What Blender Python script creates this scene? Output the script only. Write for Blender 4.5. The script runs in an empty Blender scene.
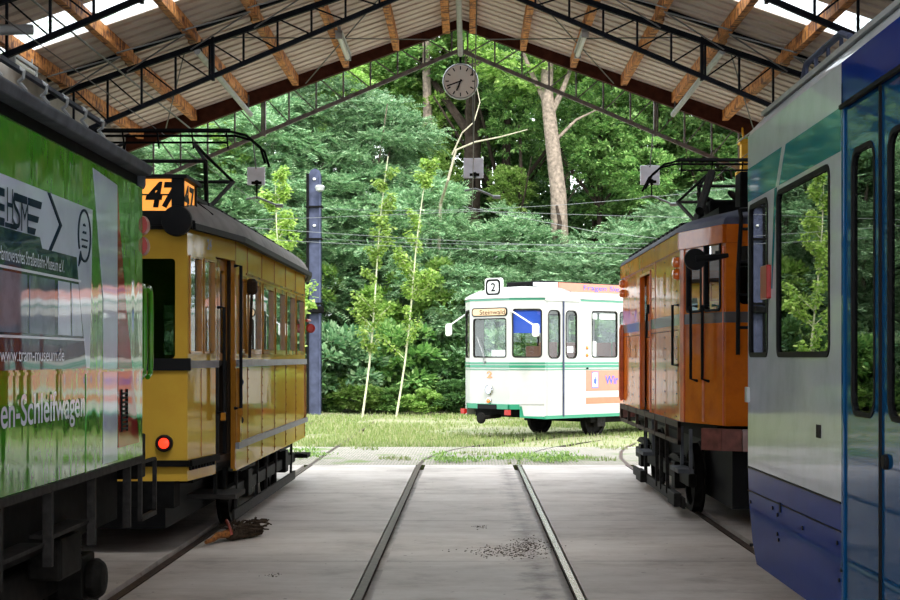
import bpy, bmesh, math, random
from mathutils import Vector, Matrix
random.seed(7)
S = bpy.context.scene
C = bpy.context.collection
PI = math.pi
F = 1500.0
VX, VY, EYE = 469.0, 357.0, 1.63
def pz(y, s): return EYE + (VY - y) / s          # height at a scale of s pixels per metre

# ------------------------------------------------------------ materials
def newmat(name):
    m = bpy.data.materials.new(name); m.use_nodes = True
    nt = m.node_tree; b = nt.nodes['Principled BSDF']
    return m, nt, b
def nd(nt, t, **kw):
    n = nt.nodes.new(t)
    for k, v in kw.items():
        if k in n.inputs.keys(): n.inputs[k].default_value = v
        else: setattr(n, k, v)
    return n
def rgba(c): return (c[0], c[1], c[2], 1.0)
def ramp(nt, fac, stops):
    r = nt.nodes.new('ShaderNodeValToRGB'); e = r.color_ramp.elements
    while len(e) < len(stops): e.new(0.5)
    for i, (p, c) in enumerate(stops): e[i].position = p; e[i].color = rgba(c)
    nt.links.new(fac, r.inputs['Fac']); return r
def coords(nt, scale=(1,1,1), kind='Object'):
    tc = nt.nodes.new('ShaderNodeTexCoord'); mp = nt.nodes.new('ShaderNodeMapping')
    mp.inputs['Scale'].default_value = scale
    nt.links.new(tc.outputs[kind], mp.inputs['Vector']); return mp.outputs['Vector']
def bump(nt, b, fac, strength, dist=0.01):
    bp = nt.nodes.new('ShaderNodeBump'); bp.inputs['Strength'].default_value = strength; bp.inputs['Distance'].default_value = dist
    nt.links.new(fac, bp.inputs['Height']); nt.links.new(bp.outputs['Normal'], b.inputs['Normal'])
    if 'Coat Normal' in b.inputs: nt.links.new(bp.outputs['Normal'], b.inputs['Coat Normal'])
def plain(name, c, rough=0.5, metal=0.0, emit=0, noise=0.0, nscale=8, coat=0.0, coatr=0.05):
    m, nt, b = newmat(name)
    b.inputs['Base Color'].default_value = rgba(c); b.inputs['Roughness'].default_value = rough; b.inputs['Metallic'].default_value = metal
    b.inputs['Coat Weight'].default_value = coat; b.inputs['Coat Roughness'].default_value = coatr
    if max(c) < 0.13 and metal < 0.5: b.inputs['Specular IOR Level'].default_value = 0.05
    if emit:
        b.inputs['Emission Color'].default_value = rgba(c); b.inputs['Emission Strength'].default_value = emit
    if noise:
        v = coords(nt); n = nd(nt, 'ShaderNodeTexNoise', Scale=nscale, Detail=6.0); nt.links.new(v, n.inputs['Vector'])
        r = ramp(nt, n.outputs['Fac'], [(0.3, [x*(1-noise) for x in c]), (0.7, [min(1, x*(1+noise)) for x in c])])
        nt.links.new(r.outputs['Color'], b.inputs['Base Color'])
    return m
def paint(name, c, wav=0.25, rough=0.35, coat=0.9, coatr=0.04, wscale=(1.2,1.2,1.2), dirt=None, amt=0.25, dist=0.012, ior=1.5):
    """glossy enamel on slightly uneven sheet metal"""
    m, nt, b = newmat(name)
    b.inputs['Roughness'].default_value = rough
    b.inputs['Specular IOR Level'].default_value = 0.0; b.inputs['Coat Weight'].default_value = coat*0.75; b.inputs['Coat Roughness'].default_value = coatr; b.inputs['Coat IOR'].default_value = ior - 0.06
    v = coords(nt)
    n = nd(nt, 'ShaderNodeTexNoise', Scale=3.0, Detail=8.0, Roughness=0.65); nt.links.new(v, n.inputs['Vector'])
    d = dirt or [x*0.55 for x in c]
    r = ramp(nt, n.outputs['Fac'], [(0.30, [c[i]*(1-amt)+d[i]*amt for i in range(3)]), (0.55, c)])
    nt.links.new(r.outputs['Color'], b.inputs['Base Color'])
    v2 = coords(nt, wscale)
    n2 = nd(nt, 'ShaderNodeTexNoise', Scale=1.0, Detail=2.0, Roughness=0.5); nt.links.new(v2, n2.inputs['Vector'])
    bump(nt, b, n2.outputs['Fac'], wav, dist)
    return m
def glass(name, tint=(0.93,0.95,0.94), base=0.0, ior=1.5, gl=(1,1,1)):
    m, nt, b = newmat(name); out = nt.nodes['Material Output']
    nt.nodes.remove(b)
    tr = nd(nt, 'ShaderNodeBsdfTransparent'); tr.inputs['Color'].default_value = rgba(tint)
    g = nd(nt, 'ShaderNodeBsdfGlossy', Roughness=0.005); g.inputs['Color'].default_value = rgba(gl)
    fr = nd(nt, 'ShaderNodeFresnel', IOR=ior)
    mp = nd(nt, 'ShaderNodeMapRange'); mp.inputs['To Min'].default_value = base; mp.inputs['To Max'].default_value = 1.0
    nt.links.new(fr.outputs['Fac'], mp.inputs['Value'])
    mx = nd(nt, 'ShaderNodeMixShader')
    ge = nd(nt, 'ShaderNodeNewGeometry'); inv = nd(nt, 'ShaderNodeMath', operation='SUBTRACT'); inv.inputs[0].default_value = 1.0
    nt.links.new(ge.outputs['Backfacing'], inv.inputs[1]); ml = nd(nt, 'ShaderNodeMath', operation='MULTIPLY')
    nt.links.new(mp.outputs['Result'], ml.inputs[0]); nt.links.new(inv.outputs[0], ml.inputs[1])
    nt.links.new(ml.outputs[0], mx.inputs['Fac']); nt.links.new(tr.outputs[0], mx.inputs[1]); nt.links.new(g.outputs[0], mx.inputs[2])
    nt.links.new(mx.outputs[0], out.inputs['Surface'])
    return m
M = {}
M['green'] = paint('green_enamel', (0.04,0.21,0.010), wav=0.6, coat=1.25, wscale=(1.0,3.5,0.5), dirt=(0.22,0.30,0.05), amt=0.5, coatr=0.05, dist=0.02)
M['film_white'] = paint('pale_lilac_film', (0.46,0.49,0.62), coat=1.2, wav=0.6, wscale=(1,1.5,0.6), coatr=0.05, dist=0.02)
M['film_teal'] = paint('dark_teal_film', (0.006,0.020,0.050), coat=1.1, wav=0.6, wscale=(1,1.5,0.6), dist=0.02)
M['film_blue'] = paint('window_picture_film', (0.14,0.17,0.24), wav=0.5, wscale=(1,1.5,0.6), dist=0.02, dirt=(0.05,0.05,0.06), amt=0.8)
M['film_red'] = paint('dark_red_film', (0.26,0.02,0.02), wav=0.6, wscale=(1,1.5,0.6), dist=0.02)
M['letter_pale'] = plain('pale_letter_film', (0.55,0.58,0.70), 0.35, coat=0.5)
M['letter_dark'] = plain('dark_letter_film', (0.005,0.02,0.035), 0.6)
M['yellow'] = paint('ochre_yellow_enamel', (0.54,0.33,0.045), wav=0.35, wscale=(2,1.5,0.5), dirt=(0.45,0.22,0.03), amt=0.4, coat=0.62)
M['ochre_wood'] = paint('varnished_ochre_frames', (0.40,0.17,0.022), wav=0.1, dirt=(0.18,0.06,0.01), amt=0.6)
M['orange'] = paint('weathered_orange_enamel', (0.56,0.135,0.010), wav=0.5, wscale=(2.5,2.5,0.5), dirt=(0.28,0.05,0.01), amt=0.6, coatr=0.08)
M['orange_trim'] = plain('red_orange_trim', (0.55,0.09,0.01), 0.4, noise=0.3, coat=0.4)
M['grey_band'] = plain('grey_band_paint', (0.10,0.09,0.09), 0.4, coat=0.5)
M['white'] = paint('white_enamel', (0.43,0.43,0.405), wav=0.1, dirt=(0.62,0.60,0.52), amt=0.3, coat=0.4)
M['tgreen'] = plain('tram_green_paint', (0.015,0.20,0.11), 0.4, coat=0.4)
M['salmon'] = plain('salmon_advert_paint', (0.48,0.145,0.075), 0.4, coat=0.5, noise=0.08)
M['advblue'] = plain('blue_advert_letters', (0.05,0.09,0.45), 0.45)
M['silver'] = paint('pale_grey_enamel', (0.47,0.49,0.52), coat=0.8, wav=0.12, wscale=(1,0.8,0.8), coatr=0.06, dirt=(0.34,0.38,0.36), amt=0.6)
M['navy'] = paint('navy_blue_enamel', (0.008,0.032,0.20), coat=0.38, wav=0.10, wscale=(1,1.2,1.2), coatr=0.05, ior=1.55)
M['doorblue'] = paint('teal_blue_door_enamel', (0.004,0.06,0.17), coat=0.75, wav=0.08, wscale=(1,1.2,1.2), coatr=0.03, ior=1.6)
M['teal'] = paint('teal_stripe_enamel', (0.008,0.16,0.20), wav=0.12, coatr=0.04, ior=1.6)
M['black'] = plain('black_rubber', (0.012,0.012,0.013), 0.55)
M['steel_dark'] = plain('dark_grimy_steel', (0.005,0.005,0.005), 0.7, 0.0, noise=0.5, nscale=14)
M['gear'] = plain('oily_grey_running_gear', (0.009,0.008,0.007), 0.6, 0.0, noise=0.6, nscale=12)
M['edge'] = plain('worn_grey_steel', (0.022,0.020,0.019), 0.6, 0.0, noise=0.4, nscale=20)
M['beltgrey'] = plain('grey_painted_rail_board', (0.17,0.17,0.18), 0.5, noise=0.2)
M['roofgrey'] = plain('grey_canvas_roof', (0.19,0.175,0.17), 0.75, noise=0.25, nscale=4)
M['gutter'] = plain('weathered_grey_gutter', (0.085,0.09,0.105), 0.6, noise=0.35, nscale=6)
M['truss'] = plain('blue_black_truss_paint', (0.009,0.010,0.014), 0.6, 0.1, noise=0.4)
M['truss_out'] = plain('skylit_truss_steel', (0.15,0.125,0.12), 0.6, 0.0, noise=0.4)  # lighter copy of the truss steel, with outside daylight put into its colour
M['fascia'] = plain('oxblood_fascia_paint', (0.060,0.020,0.012), 0.6, noise=0.35)
M['polesteel'] = plain('blue_grey_mast_paint', (0.06,0.068,0.11), 0.5, noise=0.3, nscale=5)
M['pipe'] = plain('light_grey_conduit', (0.36,0.37,0.37), 0.45, 0.2, noise=0.15)
M['wire'] = plain('weathered_wire', (0.10,0.10,0.10), 0.5, 0.5)
M['palewire'] = plain('galvanised_wire', (0.20,0.21,0.21), 0.45, 0.3)
M['chrome'] = plain('chrome', (0.6,0.6,0.6), 0.15, 1.0)
M['lens_orange'] = plain('orange_lens', (0.75,0.16,0.01), 0.2, coat=1)
M['lens_red'] = plain('red_lens', (0.33,0.008,0.006), 0.4, coat=0.15); M['girder'] = plain('brown_girder_paint', (0.045,0.028,0.022), 0.55, noise=0.4)
M['lamp_red'] = plain('lit_red_lamp', (1.0,0.03,0.01), 0.3, emit=1.5)
M['glass'] = glass('clear_window_glass')
M['glass_dark'] = glass('tinted_window_glass', (0.30,0.34,0.34), 0.05, 1.55)
M['glass_mirror'] = glass('silvery_cab_glass', (0.7,0.74,0.74), 0.30, 1.6)
M['interior'] = plain('dark_brown_interior', (0.035,0.022,0.014), 0.6)
M['interior_grey'] = plain('grey_interior', (0.5,0.5,0.48), 0.6)
M['seat'] = plain('brown_seat_vinyl', (0.22,0.09,0.05), 0.5)
M['blind_blue'] = plain('blue_sun_blind', (0.01,0.06,0.40), 0.7)
M['paper'] = plain('white_paper_sign', (0.8,0.8,0.78), 0.7)
M['signbeige'] = plain('destination_roll', (0.62,0.42,0.25), 0.7)
M['signorange'] = plain('lit_orange_route_glass', (0.95,0.36,0.05), 0.4, emit=0.55)
M['clockface'] = plain('clock_face', (0.85,0.80,0.74), 0.25, coat=0.6)
M['plate'] = plain('matt_grey_sheet', (0.72,0.73,0.82), 0.5, noise=0.1)
M['tube'] = plain('white_lamp_tube', (0.75,0.75,0.70), 0.35)
M['brass'] = plain('yellow_enamel_bracket', (0.75,0.42,0.01), 0.5)
M['bumper'] = plain('rusty_maroon_bumper', (0.16,0.055,0.045), 0.45, noise=0.5, nscale=9, coat=0.3)

def timber():
    m, nt, b = newmat('orange_timber')
    v = coords(nt, (3,0.35,3)); n = nd(nt, 'ShaderNodeTexNoise', Scale=6.0, Detail=8.0, Roughness=0.7); nt.links.new(v, n.inputs['Vector'])
    r = ramp(nt, n.outputs['Fac'], [(0.30,(0.13,0.035,0.010)), (0.45,(0.55,0.20,0.035)), (0.72,(0.80,0.38,0.11))])
    v2 = coords(nt, (1,2.0,1)); n2 = nd(nt, 'ShaderNodeTexNoise', Scale=7.0, Detail=4.0); nt.links.new(v2, n2.inputs['Vector'])
    r2 = ramp(nt, n2.outputs['Fac'], [(0.40,(0.22,0.13,0.09)), (0.50,(1,1,1))])
    mx = nd(nt, 'ShaderNodeMix', data_type='RGBA', blend_type='MULTIPLY'); mx.inputs[0].default_value = 1
    nt.links.new(r.outputs['Color'], mx.inputs[6]); nt.links.new(r2.outputs['Color'], mx.inputs[7])
    nt.links.new(mx.outputs[2], b.inputs['Base Color']); b.inputs['Roughness'].default_value = 0.7
    bump(nt, b, n.outputs['Fac'], 0.4); return m
M['timber'] = timber()
def sheet():
    m, nt, b = newmat('corrugated_roof_sheet')
    v = coords(nt, (0.6,1.5,0.6)); n = nd(nt, 'ShaderNodeTexNoise', Scale=2.5, Detail=7.0, Roughness=0.65); nt.links.new(v, n.inputs['Vector'])
    r = ramp(nt, n.outputs['Fac'], [(0.3,(0.55,0.46,0.39)), (0.7,(0.76,0.67,0.60))])
    nt.links.new(r.outputs['Color'], b.inputs['Base Color']); b.inputs['Roughness'].default_value = 0.75; return m
M['sheet'] = sheet()
def skylight():
    m, nt, b = newmat('translucent_sheet'); out = nt.nodes['Material Output']; nt.nodes.remove(b)
    tr = nd(nt, 'ShaderNodeBsdfTransparent'); tr.inputs['Color'].default_value = (0.85,0.88,0.9,1)
    tl = nd(nt, 'ShaderNodeBsdfTranslucent'); tl.inputs['Color'].default_value = (0.85,0.88,0.9,1)
    mx = nd(nt, 'ShaderNodeMixShader'); mx.inputs[0].default_value = 0.45
    nt.links.new(tr.outputs[0], mx.inputs[1]); nt.links.new(tl.outputs[0], mx.inputs[2]); nt.links.new(mx.outputs[0], out.inputs['Surface']); return m
M['skylight'] = skylight()
def concrete():
    m, nt, b = newmat('worn_concrete')
    v = coords(nt, (1,1,1)); n = nd(nt, 'ShaderNodeTexNoise', Scale=0.9, Detail=10.0, Roughness=0.7); nt.links.new(v, n.inputs['Vector'])
    r = ramp(nt, n.outputs['Fac'], [(0.30,(0.27,0.225,0.195)), (0.47,(0.48,0.425,0.385)), (0.72,(0.62,0.57,0.53))])
    v2 = coords(nt, (0.7,2.6,1)); n2 = nd(nt, 'ShaderNodeTexNoise', Scale=1.3, Detail=8.0, Roughness=0.75); nt.links.new(v2, n2.inputs['Vector'])
    r2 = ramp(nt, n2.outputs['Fac'], [(0.33,(0.80,0.76,0.73)), (0.55,(1,1,1))])
    mx = nd(nt, 'ShaderNodeMix', data_type='RGBA', blend_type='MULTIPLY'); mx.inputs[0].default_value = 0.9
    nt.links.new(r.outputs['Color'], mx.inputs[6]); nt.links.new(r2.outputs['Color'], mx.inputs[7])
    # slab joints across the hall
    w = nd(nt, 'ShaderNodeTexWave', wave_type='BANDS', bands_direction='Y', Scale=0.105); w.inputs['Distortion'].default_value = 0.06
    nt.links.new(coords(nt), w.inputs['Vector'])
    r3 = ramp(nt, w.outputs['Fac'], [(0.0,(0.45,0.42,0.40)), (0.0012,(1,1,1))])
    mx2 = nd(nt, 'ShaderNodeMix', data_type='RGBA', blend_type='MULTIPLY'); mx2.inputs[0].default_value = 0.35
    nt.links.new(mx.outputs[2], mx2.inputs[6]); nt.links.new(r3.outputs['Color'], mx2.inputs[7])
    # small dark crumbs and oil spots
    vo = nd(nt, 'ShaderNodeTexNoise', Scale=14.0, Detail=3.0); nt.links.new(coords(nt), vo.inputs['Vector'])
    r4 = ramp(nt, vo.outputs['Fac'], [(0.26,(0.25,0.2,0.17)), (0.31,(1,1,1))])
    mx3 = nd(nt, 'ShaderNodeMix', data_type='RGBA', blend_type='MULTIPLY'); mx3.inputs[0].default_value = 0.9
    nt.links.new(mx2.outputs[2], mx3.inputs[6]); nt.links.new(r4.outputs['Color'], mx3.inputs[7])
    # oily stain that runs along the inside of the worn rail
    tc2 = nt.nodes.new('ShaderNodeTexCoord'); sx_ = nt.nodes.new('ShaderNodeSeparateXYZ'); nt.links.new(tc2.outputs['Object'], sx_.inputs[0])
    a1 = nd(nt, 'ShaderNodeMath', operation='SUBTRACT'); nt.links.new(sx_.outputs['X'], a1.inputs[0]); a1.inputs[1].default_value = 0.52
    a2 = nd(nt, 'ShaderNodeMath', operation='ABSOLUTE'); nt.links.new(a1.outputs[0], a2.inputs[0])
    a3 = nd(nt, 'ShaderNodeMath', operation='MULTIPLY_ADD'); nt.links.new(a2.outputs[0], a3.inputs[0]); a3.inputs[1].default_value = 0.9
    n5 = nd(nt, 'ShaderNodeTexNoise', Scale=2.2, Detail=8.0, Roughness=0.75); nt.links.new(coords(nt), n5.inputs['Vector']); nt.links.new(n5.outputs['Fac'], a3.inputs[2])
    r5 = ramp(nt, a3.outputs[0], [(0.42,(0.45,0.42,0.43)), (0.62,(1,1,1))])
    mx4 = nd(nt, 'ShaderNodeMix', data_type='RGBA', blend_type='MULTIPLY'); mx4.inputs[0].default_value = 1.0
    nt.links.new(mx3.outputs[2], mx4.inputs[6]); nt.links.new(r5.outputs['Color'], mx4.inputs[7]); mx3 = mx4
    nt.links.new(mx3.outputs[2], b.inputs['Base Color']); b.inputs['Roughness'].default_value = 0.6
    bump(nt, b, n2.outputs['Fac'], 0.1); return m
M['concrete'] = concrete()
def soil():
    m, nt, b = newmat('trodden_grass_ground')
    n = nd(nt, 'ShaderNodeTexNoise', Scale=0.8, Detail=9.0, Roughness=0.75); nt.links.new(coords(nt, (0.6,1,1)), n.inputs['Vector'])
    r = ramp(nt, n.outputs['Fac'], [(0.32,(0.27,0.23,0.17)), (0.50,(0.22,0.22,0.11)), (0.64,(0.14,0.18,0.05))])
    nt.links.new(r.outputs['Color'], b.inputs['Base Color']); b.inputs['Roughness'].default_value = 0.9
    bump(nt, b, n.outputs['Fac'], 0.6, 0.05); return m
M['soil'] = soil()
def cobble():
    m, nt, b = newmat('mossy_cobbles')
    br = nd(nt, 'ShaderNodeTexBrick', Scale=5.0); br.inputs['Color1'].default_value = (0.46,0.37,0.34,1); br.inputs['Color2'].default_value = (0.30,0.25,0.225,1)
    br.inputs['Mortar'].default_value = (0.10,0.13,0.04,1); br.inputs['Mortar Size'].default_value = 0.04
    nt.links.new(coords(nt), br.inputs['Vector'])
    n = nd(nt, 'ShaderNodeTexNoise', Scale=1.3, Detail=7.0); nt.links.new(coords(nt), n.inputs['Vector'])
    r = ramp(nt, n.outputs['Fac'], [(0.56,(0,0,0)), (0.66,(1,1,1))])
    mx = nd(nt, 'ShaderNodeMix', data_type='RGBA'); nt.links.new(r.outputs['Color'], mx.inputs[0])
    nt.links.new(br.outputs['Color'], mx.inputs[6]); mx.inputs[7].default_value = (0.14,0.19,0.05,1)
    nt.links.new(mx.outputs[2], b.inputs['Base Color']); b.inputs['Roughness'].default_value = 0.85
    bump(nt, b, br.outputs['Fac'], -0.5, 0.02); return m
M['cobble'] = cobble()
def leafmat(name, cols, transl=0.35):
    m, nt, b = newmat(name); out = nt.nodes['Material Output']
    g = nd(nt, 'ShaderNodeNewGeometry'); oi = nd(nt, 'ShaderNodeObjectInfo')
    r = ramp(nt, g.outputs['Random Per Island'], [(i/(len(cols)-1), c) for i, c in enumerate(cols)])
    hs = nd(nt, 'ShaderNodeHueSaturation'); nt.links.new(r.outputs['Color'], hs.inputs['Color'])
    mr = nd(nt, 'ShaderNodeMapRange'); mr.inputs['To Min'].default_value = 0.75; mr.inputs['To Max'].default_value = 1.3
    nt.links.new(oi.outputs['Random'], mr.inputs['Value']); nt.links.new(mr.outputs['Result'], hs.inputs['Value'])
    nt.links.new(hs.outputs['Color'], b.inputs['Base Color']); b.inputs['Roughness'].default_value = 0.45
    tl = nd(nt, 'ShaderNodeBsdfTranslucent'); nt.links.new(hs.outputs['Color'], tl.inputs['Color'])
    mx = nd(nt, 'ShaderNodeMixShader'); mx.inputs[0].default_value = transl
    nt.links.new(b.outputs[0], mx.inputs[1]); nt.links.new(tl.outputs[0], mx.inputs[2]); nt.links.new(mx.outputs[0], out.inputs['Surface']); return m
M['leaf_blue'] = leafmat('bluish_pinnate_leaves', [(0.07,0.18,0.08),(0.20,0.36,0.17),(0.46,0.60,0.36)])
M['leaf_mid'] = leafmat('mid_green_leaves', [(0.05,0.14,0.035),(0.15,0.30,0.07),(0.33,0.48,0.16)])
M['leaf_bright'] = leafmat('yellow_green_leaves', [(0.11,0.24,0.04),(0.25,0.41,0.08),(0.42,0.56,0.18)], 0.45)
M['leaf_dark'] = leafmat('dark_green_leaves', [(0.04,0.10,0.03),(0.08,0.18,0.05),(0.14,0.26,0.08)])
M['leaf_sapling'] = leafmat('sapling_leaves', [(0.15,0.28,0.04),(0.29,0.44,0.08),(0.47,0.60,0.17)], 0.5)
M['grassblade'] = leafmat('grass_blades', [(0.12,0.19,0.04),(0.22,0.28,0.08),(0.36,0.35,0.19)], 0.4)
M['bark'] = plain('grey_brown_bark', (0.20,0.155,0.12), 0.9, noise=0.5, nscale=10)
M['bark_dark'] = plain('dark_bark', (0.045,0.034,0.026), 0.9, noise=0.4, nscale=10)
M['bark_pale'] = plain('pale_dead_bark', (0.30,0.27,0.19), 0.85, noise=0.3, nscale=10)
M['birch'] = plain('pale_sapling_bark', (0.48,0.48,0.32), 0.8, noise=0.2, nscale=10)
M['rail'] = plain('rusty_rail_side', (0.035,0.024,0.02), 0.7, noise=0.5, nscale=20)
M['railtop'] = plain('polished_rail_head', (0.42,0.40,0.38), 0.22, 1.0)
M['railtop_dull'] = plain('dull_brown_rail_head', (0.085,0.06,0.05), 0.45, 0.2, noise=0.4, nscale=20)
M['rust'] = plain('rust_orange', (0.22,0.075,0.012), 0.8, noise=0.8, nscale=38)
M['redtape'] = plain('faded_red_strap', (0.30,0.05,0.03), 0.6)
M['wallgrey'] = plain('grimy_rendered_wall', (0.30,0.28,0.25), 0.9, noise=0.3, nscale=2)
M['litter'] = plain('dark_leaf_litter', (0.05,0.035,0.025), 0.9, noise=0.5, nscale=40)

# ------------------------------------------------------------ mesh helpers
class MB:
    def __init__(s): s.v = []; s.f = []
    def add(s, vs, fs, mt=None):
        o = len(s.v)
        s.v += [tuple(mt @ Vector(p)) if mt else tuple(p) for p in vs]
        s.f += [tuple(o+i for i in f) for f in fs]; return s
    def box(s, x0, x1, y0, y1, z0, z1):
        return s.add([(x0,y0,z0),(x1,y0,z0),(x1,y1,z0),(x0,y1,z0),(x0,y0,z1),(x1,y0,z1),(x1,y1,z1),(x0,y1,z1)],
                     [(0,3,2,1),(4,5,6,7),(0,1,5,4),(1,2,6,5),(2,3,7,6),(3,0,4,7)])
    def bar(s, a, b, w, h, up=(0,0,1)):
        a = Vector(a); b = Vector(b); d = (b-a).normalized(); u = Vector(up)
        if abs(d.dot(u)) > 0.98: u = Vector((0,1,0))
        r = d.cross(u).normalized(); u = r.cross(d).normalized()
        vs = []
        for p in (a, b):
            for i, j in ((-1,-1),(1,-1),(1,1),(-1,1)): vs.append(p + r*(i*w/2) + u*(j*h/2))
        return s.add(vs, [(0,1,2,3),(7,6,5,4),(0,4,5,1),(1,5,6,2),(2,6,7,3),(3,7,4,0)])
    def tube(s, pts, r, n=8, r1=None):
        pts = [Vector(p) for p in pts]; m = len(pts); rings = []; o = len(s.v)
        prev = None
        for i, p in enumerate(pts):
            d = (pts[min(i+1,m-1)] - pts[max(i-1,0)])
            d = d.normalized() if d.length > 1e-9 else Vector((0,0,1))
            if prev is None:
                u = Vector((0,0,1)) if abs(d.z) < 0.9 else Vector((1,0,0))
                u = (u - d*u.dot(d)).normalized()
            else:
                u = (prev - d*prev.dot(d)); u = u.normalized() if u.length > 1e-6 else prev
            prev = u; w = d.cross(u)
            rr = r if r1 is None else r + (r1-r)*i/max(1,m-1)
            for k in range(n):
                a = 2*PI*k/n; s.v.append(tuple(p + u*(math.cos(a)*rr) + w*(math.sin(a)*rr)))
        for i in range(m-1):
            for k in range(n):
                s.f.append((o+i*n+k, o+i*n+(k+1)%n, o+(i+1)*n+(k+1)%n, o+(i+1)*n+k))
        s.f.append(tuple(o+k for k in range(n))[::-1]); s.f.append(tuple(o+(m-1)*n+k for k in range(n))); return s
    def lathe(s, prof, n=24, mt=None):
        """profile of (radius, z) turned about z"""
        vs = []; fs = []
        for r, z in prof:
            for k in range(n): a = 2*PI*k/n; vs.append((r*math.cos(a), r*math.sin(a), z))
        for i in range(len(prof)-1):
            for k in range(n): fs.append((i*n+k, i*n+(k+1)%n, (i+1)*n+(k+1)%n, (i+1)*n+k))
        fs.append(tuple(range(n))[::-1]); fs.append(tuple((len(prof)-1)*n+k for k in range(n)))
        return s.add(vs, fs, mt)
    def prism(s, poly, t, fn):
        """2D polygon (u,v) extruded over w 0..t; fn(u,v,w)->xyz"""
        n = len(poly)
        vs = [fn(u,v,0) for u,v in poly] + [fn(u,v,t) for u,v in poly]
        return s.add(vs, [tuple(range(n))[::-1], tuple(range(n,2*n))] + [(i,(i+1)%n,n+(i+1)%n,n+i) for i in range(n)])
    def build(s, name, mat, parent=None, smooth=False, local=False, bevel=0):
        off = Vector((0,0,0))
        if parent is not None and not local:
            off = world_loc(parent)
        me = bpy.data.meshes.new(name)
        me.from_pydata([(x-off.x, y-off.y, z-off.z) for x,y,z in s.v], [], s.f)
        bm = bmesh.new(); bm.from_mesh(me); bmesh.ops.recalc_face_normals(bm, faces=bm.faces); bm.to_mesh(me); bm.free()
        if smooth:
            for p in me.polygons: p.use_smooth = True
            try: me.set_sharp_from_angle(angle=math.radians(40))
            except Exception: pass
        me.materials.append(mat if not isinstance(mat, str) else M[mat])
        o = bpy.data.objects.new(name, me); C.objects.link(o)
        if parent is not None: o.parent = parent
        if bevel:
            b = o.modifiers.new('bevel', 'BEVEL'); b.width = bevel; b.segments = 2; b.limit_method = 'ANGLE'
        return o
def world_loc(o):
    l = Vector(o.location)
    while o.parent: o = o.parent; l += Vector(o.location)
    return l
def tag(o, label=None, cat=None, group=None, kind=None):
    if label: o['label'] = label
    if cat: o['category'] = cat
    if group: o['group'] = group
    if kind: o['kind'] = kind
    return o
def empty(name, loc=(0,0,0), rz=0, label=None, cat=None, group=None):
    o = bpy.data.objects.new(name, None); C.objects.link(o); o.location = loc; o.rotation_euler = (0,0,rz)
    o.empty_display_size = 0.3
    return tag(o, label, cat, group)
def copy_tree(o, parent=None):
    c = o.copy(); C.objects.link(c)
    if parent is not None: c.parent = parent
    for ch in list(o.children): copy_tree(ch, c)
    return c
def rrect(u0, u1, v0, v1, r, k=5):
    pts = []
    for cx, cy, a0 in ((u1-r,v0+r,-90),(u1-r,v1-r,0),(u0+r,v1-r,90),(u0+r,v0+r,180)):
        for i in range(k+1):
            a = math.radians(a0 + 90*i/k); pts.append((cx+r*math.cos(a), cy+r*math.sin(a)))
    return pts
def wallmap(A, B, out=1):
    """(u,v,w): u metres along the plan line A->B, v height, w outward"""
    ax, ay = A; bx, by = B; L = math.hypot(bx-ax, by-ay); dx, dy = (bx-ax)/L, (by-ay)/L
    nx, ny = dy*out, -dx*out
    return (lambda u, v, w: (ax+dx*u+nx*w, ay+dy*u+ny*w, v)), L
def wall_panel(mb, A, B, z0, z1, t, wins, out=1, k=5):
    """wall with rounded window holes; wins = [(u0,u1,v0,v1,r)] ordered along u"""
    fn, L = wallmap(A, B, out)
    if not wins:
        mb.prism([(0,z0),(L,z0),(L,z1),(0,z1)], -t, fn); return
    cuts = [0] + [(wins[i][1]+wins[i+1][0])/2 for i in range(len(wins)-1)] + [L]
    for i, (u0,u1,v0,v1,r) in enumerate(wins):
        c0, c1 = cuts[i], cuts[i+1]
        inner = rrect(u0,u1,v0,v1,max(r,0.002),k); n = len(inner)
        corners = [(c1,z0),(c1,z1),(c0,z1),(c0,z0)]
        for w, flip in ((0,0),(-t,1)):
            vs = [fn(u,v,w) for u,v in inner] + [fn(u,v,w) for u,v in corners]
            fs = []
            for q in range(4):
                b = q*(k+1)
                for j in range(k): fs.append((b+j, b+j+1, n+q))
                fs.append((b+k, (b+k+1) % n, n+(q+1)%4, n+q))
            mb.add(vs, fs)
        vs = [fn(u,v,0) for u,v in inner] + [fn(u,v,-t) for u,v in inner]
        mb.add(vs, [(j,(j+1)%n,n+(j+1)%n,n+j) for j in range(n)])
        vs = [fn(u,v,0) for u,v in corners] + [fn(u,v,-t) for u,v in corners]
        fs = [(3,0,4,7),(1,2,6,5)]
        if i == 0: fs.append((2,3,7,6))
        if i == len(wins)-1: fs.append((0,1,5,4))
        mb.add(vs, fs)
def ring(mb, A, B, win, wid, w0, w1, out=1, k=5):
    """raised frame around a window hole"""
    fn, L = wallmap(A, B, out); u0,u1,v0,v1,r = win
    a = rrect(u0-0.002,u1+0.002,v0-0.002,v1+0.002,max(r,.003),k); b = rrect(u0+wid,u1-wid,v0+wid,v1-wid,max(r-wid,0.002),k); n = len(a)
    vs = [fn(u,v,w1) for u,v in a]+[fn(u,v,w1) for u,v in b]+[fn(u,v,w0) for u,v in a]+[fn(u,v,w0) for u,v in b]
    fs = []
    for j in range(n):
        q = (j+1)%n
        fs += [(j,q,n+q,n+j),(2*n+j,2*n+q,3*n+q,3*n+j),(j,q,2*n+q,2*n+j),(n+j,n+q,3*n+q,3*n+j)]
    mb.add(vs, fs)
def pane(mb, A, B, win, w=-0.02, out=1, t=0.004, k=5):
    fn, L = wallmap(A, B, out); u0,u1,v0,v1,r = win
    mb.prism(rrect(u0,u1,v0,v1,max(r,.003),k), t, lambda u,v,q: fn(u,v,w+q))
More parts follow.
